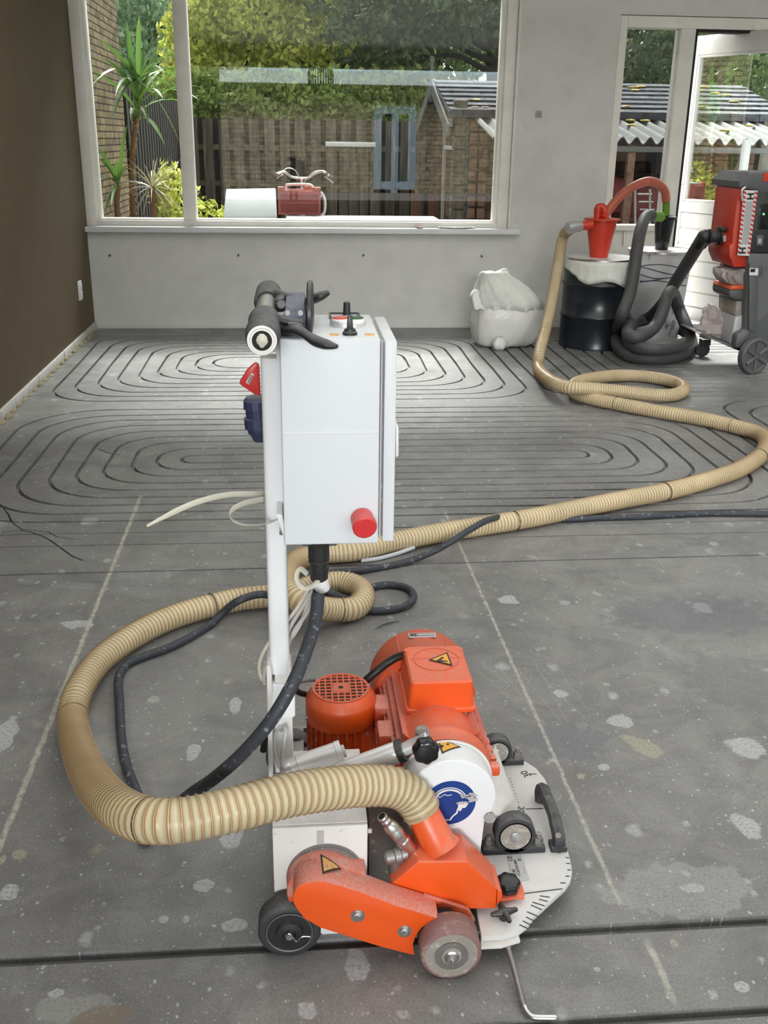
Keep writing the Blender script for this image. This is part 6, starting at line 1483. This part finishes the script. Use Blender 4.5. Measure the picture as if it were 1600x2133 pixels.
# white sack
sk = Vector((PY(1056, 690, 6.92).x, 6.92, 0))
t = thing('dust_sack', 'tied white plastic sack full of dust standing against the grey wall', 'sack', sk)
def sackloop(cx, cy, z, rx, ry, seed, amp, n=72, rot=0):
    out = []
    for k in range(n):
        a = 2*math.pi*k/n; e = 1+amp*noise.noise(Vector((math.cos(a)*2.2, math.sin(a)*2.2, z*7+seed)))+amp*.35*math.sin(a*19+z*31)
        ca, sa_ = math.cos(a), math.sin(a); out.append(Vector((cx+rx*e*math.copysign(abs(ca)**.8, ca), cy+ry*e*math.copysign(abs(sa_)**.8, sa_), z+.012*noise.noise(Vector((ca*3, sa_*3, seed+z*4))))))
    return out
X = lambda px, py: PY(px, py, 6.92).x
Zp = lambda py: PY(1050, py, 6.92).z
rows = [(1048, 724, 40, .0), (1048, 722, 58, .005), (1052, 712, 70, .03), (1055, 695, 76, .09), (1056, 675, 80, .17), (1056, 658, 78, .24), (1054, 645, 72, .29)]
L_ = [sackloop(X(cx, 690), 6.92, z, w/2220*7.0, w/2220*7.0*.75, 1, .07) for cx, py, w, z in rows]
MB().loft(L_).build('sack_body', M['bag'], t, smooth=80)
rows = [(1055, 78, .265), (1052, 74, .31), (1044, 66, .36), (1036, 56, .41), (1027, 44, .455), (1018, 34, .49), (1016, 27, .515)]
L_ = [sackloop(X(cx, 690), 6.92-.02*i, z, w/2220*7.0*1.02, w/2220*7.0*.72, 5, .10) for i, (cx, w, z) in enumerate(rows)]
so_ = MB().loft(L_).build('folded_top', M['bagclear'], t, smooth=80)
kt = PY(1020, 598, 6.85)
L_ = [sackloop(kt.x+dx, 6.85, kt.z+dz_, rx, ry, 9, .2, 40) for dx, dz_, rx, ry in ((-.01, -.09, .10, .07), (.0, -.03, .06, .05), (.02, .02, .045, .035), (.05, .06, .055, .03), (.085, .10, .045, .02), (.10, .125, .012, .008))]
MB().loft(L_).build('tied_end', M['bagclear'], so_, smooth=80)
L_ = [sackloop(kt.x+dx, 6.83, kt.z+dz_, rx, ry, 3, .2, 40) for dx, dz_, rx, ry in ((-.06, -.14, .06, .06), (-.085, -.06, .05, .05), (-.08, -.02, .04, .04), (-.04, .0, .02, .02))]
MB().loft(L_).build('bag_fold', M['bagclear'], so_, smooth=80)
L_ = [sackloop(X(1030, 690), 6.92-.20, z, r_1, r_1*.7, 2, .15, 30) for z, r_1 in ((.004, .03), (.02, .045), (.05, .05), (.09, .02))]
MB().loft(L_).build('bag_corner', M['bag'], t, smooth=80)

# ================================================================== VACUUM CLEANER at the right edge
VY = 5.98
v = thing('construction_vacuum', 'grey and red wheeled construction vacuum with H warning labels at the right edge', 'vacuum', (PY(1565, 740, VY).x, VY+.2, 0))
def vp(pts, name, mat, y=VY, d=.3, par=None, bevel=.008, **k): return MB().prism(QY(y, pts), (0, d, 0)).build(name, M[mat], par or v, bevel=bevel, **k)
vp([(1538, 392), (1540, 378), (1562, 359), (1700, 359), (1700, 400), (1600, 420), (1578, 398)], 'head', 'grey', VY, .42, bevel=.015)
rbody = vp([(1539, 392), (1580, 394), (1560, 556), (1529, 557), (1520, 534), (1520, 509), (1526, 509), (1527, 482)], 'red_housing', 'redplastic', VY+.02, .34, bevel=.01)
dk = vp([(1578, 396), (1700, 396), (1700, 530), (1560, 527)], 'front_panel', 'black', VY, .40, bevel=.01)
vp([(1559, 527), (1700, 532), (1700, 726), (1530, 726), (1535, 695), (1553, 689)], 'tank', 'grey', VY-.01, .44, bevel=.02)
vp([(1562, 549), (1591, 549), (1590, 572), (1581, 574), (1578, 690), (1560, 688)], 'side_latch', 'grey', VY-.035, .03, bevel=.006)
la_ = vp([(1562, 558), (1580, 559), (1579, 574), (1561, 573)], 'panel_label', 'stickerwhite', VY-.038, .002, bevel=0)
vp([(1564, 560), (1574, 560), (1573, 567), (1563, 567)], 'label_print', 'ink', VY-.039, .001, la_, bevel=0)
# inlet and black swivel connector
MB().cyl(PY(1530, 496, VY+.15), PY(1499, 494, VY+.15), .042).build('inlet', M['redplastic'], rbody)
MB().cyl(PY(1502, 494, VY+.15), PY(1497, 494, VY+.15), .050).cyl(PY(1497, 494, VY+.15), PY(1480, 493, VY+.15), .038).cyl(PY(1480, 493, VY+.15), PY(1476, 493, VY+.15), .046).build('swivel_collar', M['black'], rbody, bevel=.003)
MB().ball(PY(1468, 493, VY+.17), .043, 20).cyl(PY(1468, 493, VY+.17), PY(1459, 507, VY+.24), .045).build('elbow', M['black'], rbody, smooth=50)
vp([(1503, 474), (1520, 474), (1520, 482), (1503, 482)], 'inlet_cap', 'black', VY+.1, .1, rbody)
vp([(1507, 491), (1513, 490), (1513, 503), (1507, 503)], 'inlet_label', 'lightgrey', VY+.10, .003, rbody, bevel=0)
# H label strip with red hazard border
st = vp([(1549.5, 396), (1578.5, 397), (1561, 533), (1536.5, 532)], 'hazard_label', 'stickerwhite', VY-.006, .003, rbody, bevel=0)
def strip(f0, f1, g0, g1):
    """quad inside the label; f across, g down"""
    def q(f, g): a = (1549.5+(1578.5-1549.5)*f, 396+f); b = (1536.5+24.5*f, 532+f); return (a[0]+(b[0]-a[0])*g, a[1]+(b[1]-a[1])*g)
    return [q(f0, g0), q(f1, g0), q(f1, g1), q(f0, g1)]
for k in range(14):
    g = .01+k*.07
    for f0, f1, sl_ in ((.0, .20, .02), (.80, 1.0, .02)):
        a = strip(f0, f1, g, g+.035); a = [a[0], (a[1][0], a[1][1]+3), (a[2][0], a[2][1]+3), a[3]]
        if g < .95: vp(a, 'red_stripe', 'red', VY-.0075, .001, st, bevel=0)
vp(strip(.25, .78, .17, .83), 'grey_field', 'lightgrey', VY-.0075, .001, st, bevel=0)
dv = (PY(1549, 532, VY)-PY(1564, 396, VY)).normalized()
for px, py in ((1563, 409), (1546, 522)): text('letter', 'H', PY(px, py, VY-.009), dv, Vector((1, 0, .1)), .055, M['ink'], st, bold=.002)
# controls
vp([(1582, 425), (1606, 425), (1604, 478), (1580, 478)], 'display', 'gloss_black', VY-.004, .006, dk, bevel=.002)
m_, nt_, b_ = nodes('green_led'); b_.inputs['Emission Color'].default_value = (.1, 1, .2, 1); b_.inputs['Emission Strength'].default_value = 3; b_.inputs['Base Color'].default_value = (.02, .5, .05, 1)
MB().ball(PY(1591, 446, VY-.005), .006, 10).build('indicator_led', m_, dk)
vp([(1577, 490), (1591, 490), (1590, 512), (1576, 512)], 'socket', 'grey', VY-.012, .02, dk, bevel=.003)
vp([(1580, 497), (1587, 497), (1586, 507), (1579, 507)], 'socket_hole', 'lightgrey', VY-.014, .003, dk, bevel=0)
vp([(1590, 360), (1602, 360), (1602, 378), (1590, 378)], 'head_badge', 'redplastic', VY-.003, .005, bevel=0)
MB().tube(spl([PY(1553, 390, VY-.01), PY(1546, 395, VY-.01), PY(1545, 405, VY-.01), PY(1547, 420, VY-.01)], .01), .008, 10).build('hook', M['steel'], rbody)
# wheels
wcv = PY(1570, 741, VY-.03); wrr = wcv.z-.0; ax = Vector((.35, -1, 0)).normalized()
wh_o = MB().lathe(wcv+ax*-.02, ax, [(0, wrr*.8), (0, wrr*.97), (.006, wrr), (.044, wrr), (.05, wrr*.95), (.05, wrr*.82), (.040, wrr*.78), (.040, .02), (.05, .018), (.052, .001)], 48).build('large_wheel', M['grey'], v, smooth=35)
ux = Vector((0, 0, 1)); uy = ax.cross(ux)
for k in range(6):
    a = 2*math.pi*k/6; d = ux*math.cos(a)+uy*math.sin(a); MB().cyl(wcv+ax*.024+d*.02, wcv+ax*.024+d*wrr*.78, .010, .014, 8).build('spoke', M['grey'], wh_o)
cc_ = PZ(1461, 743, 0); cr = .048; cc_.z = cr+.001
MB().lathe(cc_-Vector((0, .015, 0)), FWD, [(0, cr*.7), (.004, cr), (.026, cr), (.03, cr*.7)], 28).build('caster', M['rubber'], v)
MB().bx(cc_.x-.02, cc_.x+.045, cc_.y-.025, cc_.y+.025, cc_.z+cr*.6, cc_.z+cr*1.5).build('caster_fork', M['black'], v, bevel=.004)
MB().prism([PY(1456, 696, VY+.10), PY(1464, 694, VY+.1), PY(1545, 724, VY+.02), PY(1542, 732, VY+.02)], (0, .35, 0)).build('base_frame', M['black'], v, bevel=.006)
vp([(1550, 655), (1553, 717), (1521, 717), (1532, 660)], 'tank_wall', 'lightgrey', VY+.05, .3, bevel=.01)
vp([(1519, 602), (1556, 600), (1556, 626), (1534, 626), (1519, 620)], 'filter_ring', 'grey', VY+.05, .28, bevel=.02)
MB().prism(QY(VY+.04, [(1526, 596), (1556, 594), (1556, 602), (1521, 603)]), (0, .28, 0)).build('orange_clip', M['orange'], v, bevel=.003)
vp([(1534, 626), (1556, 626), (1552, 660), (1530, 660)], 'bag_neck', 'wheelface', VY+.06, .26, bevel=.02)
ck = PY(1531, 578, VY+.16); L_ = [sackloop(ck.x+dx, ck.y, ck.z+dz_, rx, .12, 4, .25, 40) for dx, dz_, rx in ((.05, -.05, .06), (.0, -.02, .09), (-.02, .02, .11), (-.01, .05, .12), (.02, .065, .08))]
MB().loft(L_).build('clear_bag', M['bagpink'], v, smooth=80)
# crumpled dust bag on its base
ck = PY(1490, 680, VY+.28)
t = thing('crumpled_bag', 'crumpled cloudy plastic bag lying on the base of the vacuum', 'bag', ck)
mb = MB().ball(ck, (.11, .09, .10), 26, .55, 1.6, 8)
for q in mb.bm.verts:
    q.co += (q.co-ck).normalized()*.03*noise.noise(q.co*22)
    q.co.x -= .35*max(0, q.co.z-ck.z)*.4
    q.co.z = max(q.co.z, ck.z-.075)
mb.build('bag_skin', M['bagpink'], t, smooth=25)
MB().loft([sackloop(ck.x-.0+dx, ck.y, ck.z+dz_, rx, .05, 6, .2, 26) for dx, dz_, rx in ((0, .05, .08), (-.03, .10, .05), (-.045, .14, .006))]).build('bag_tip', M['bagpink'], t, smooth=25)
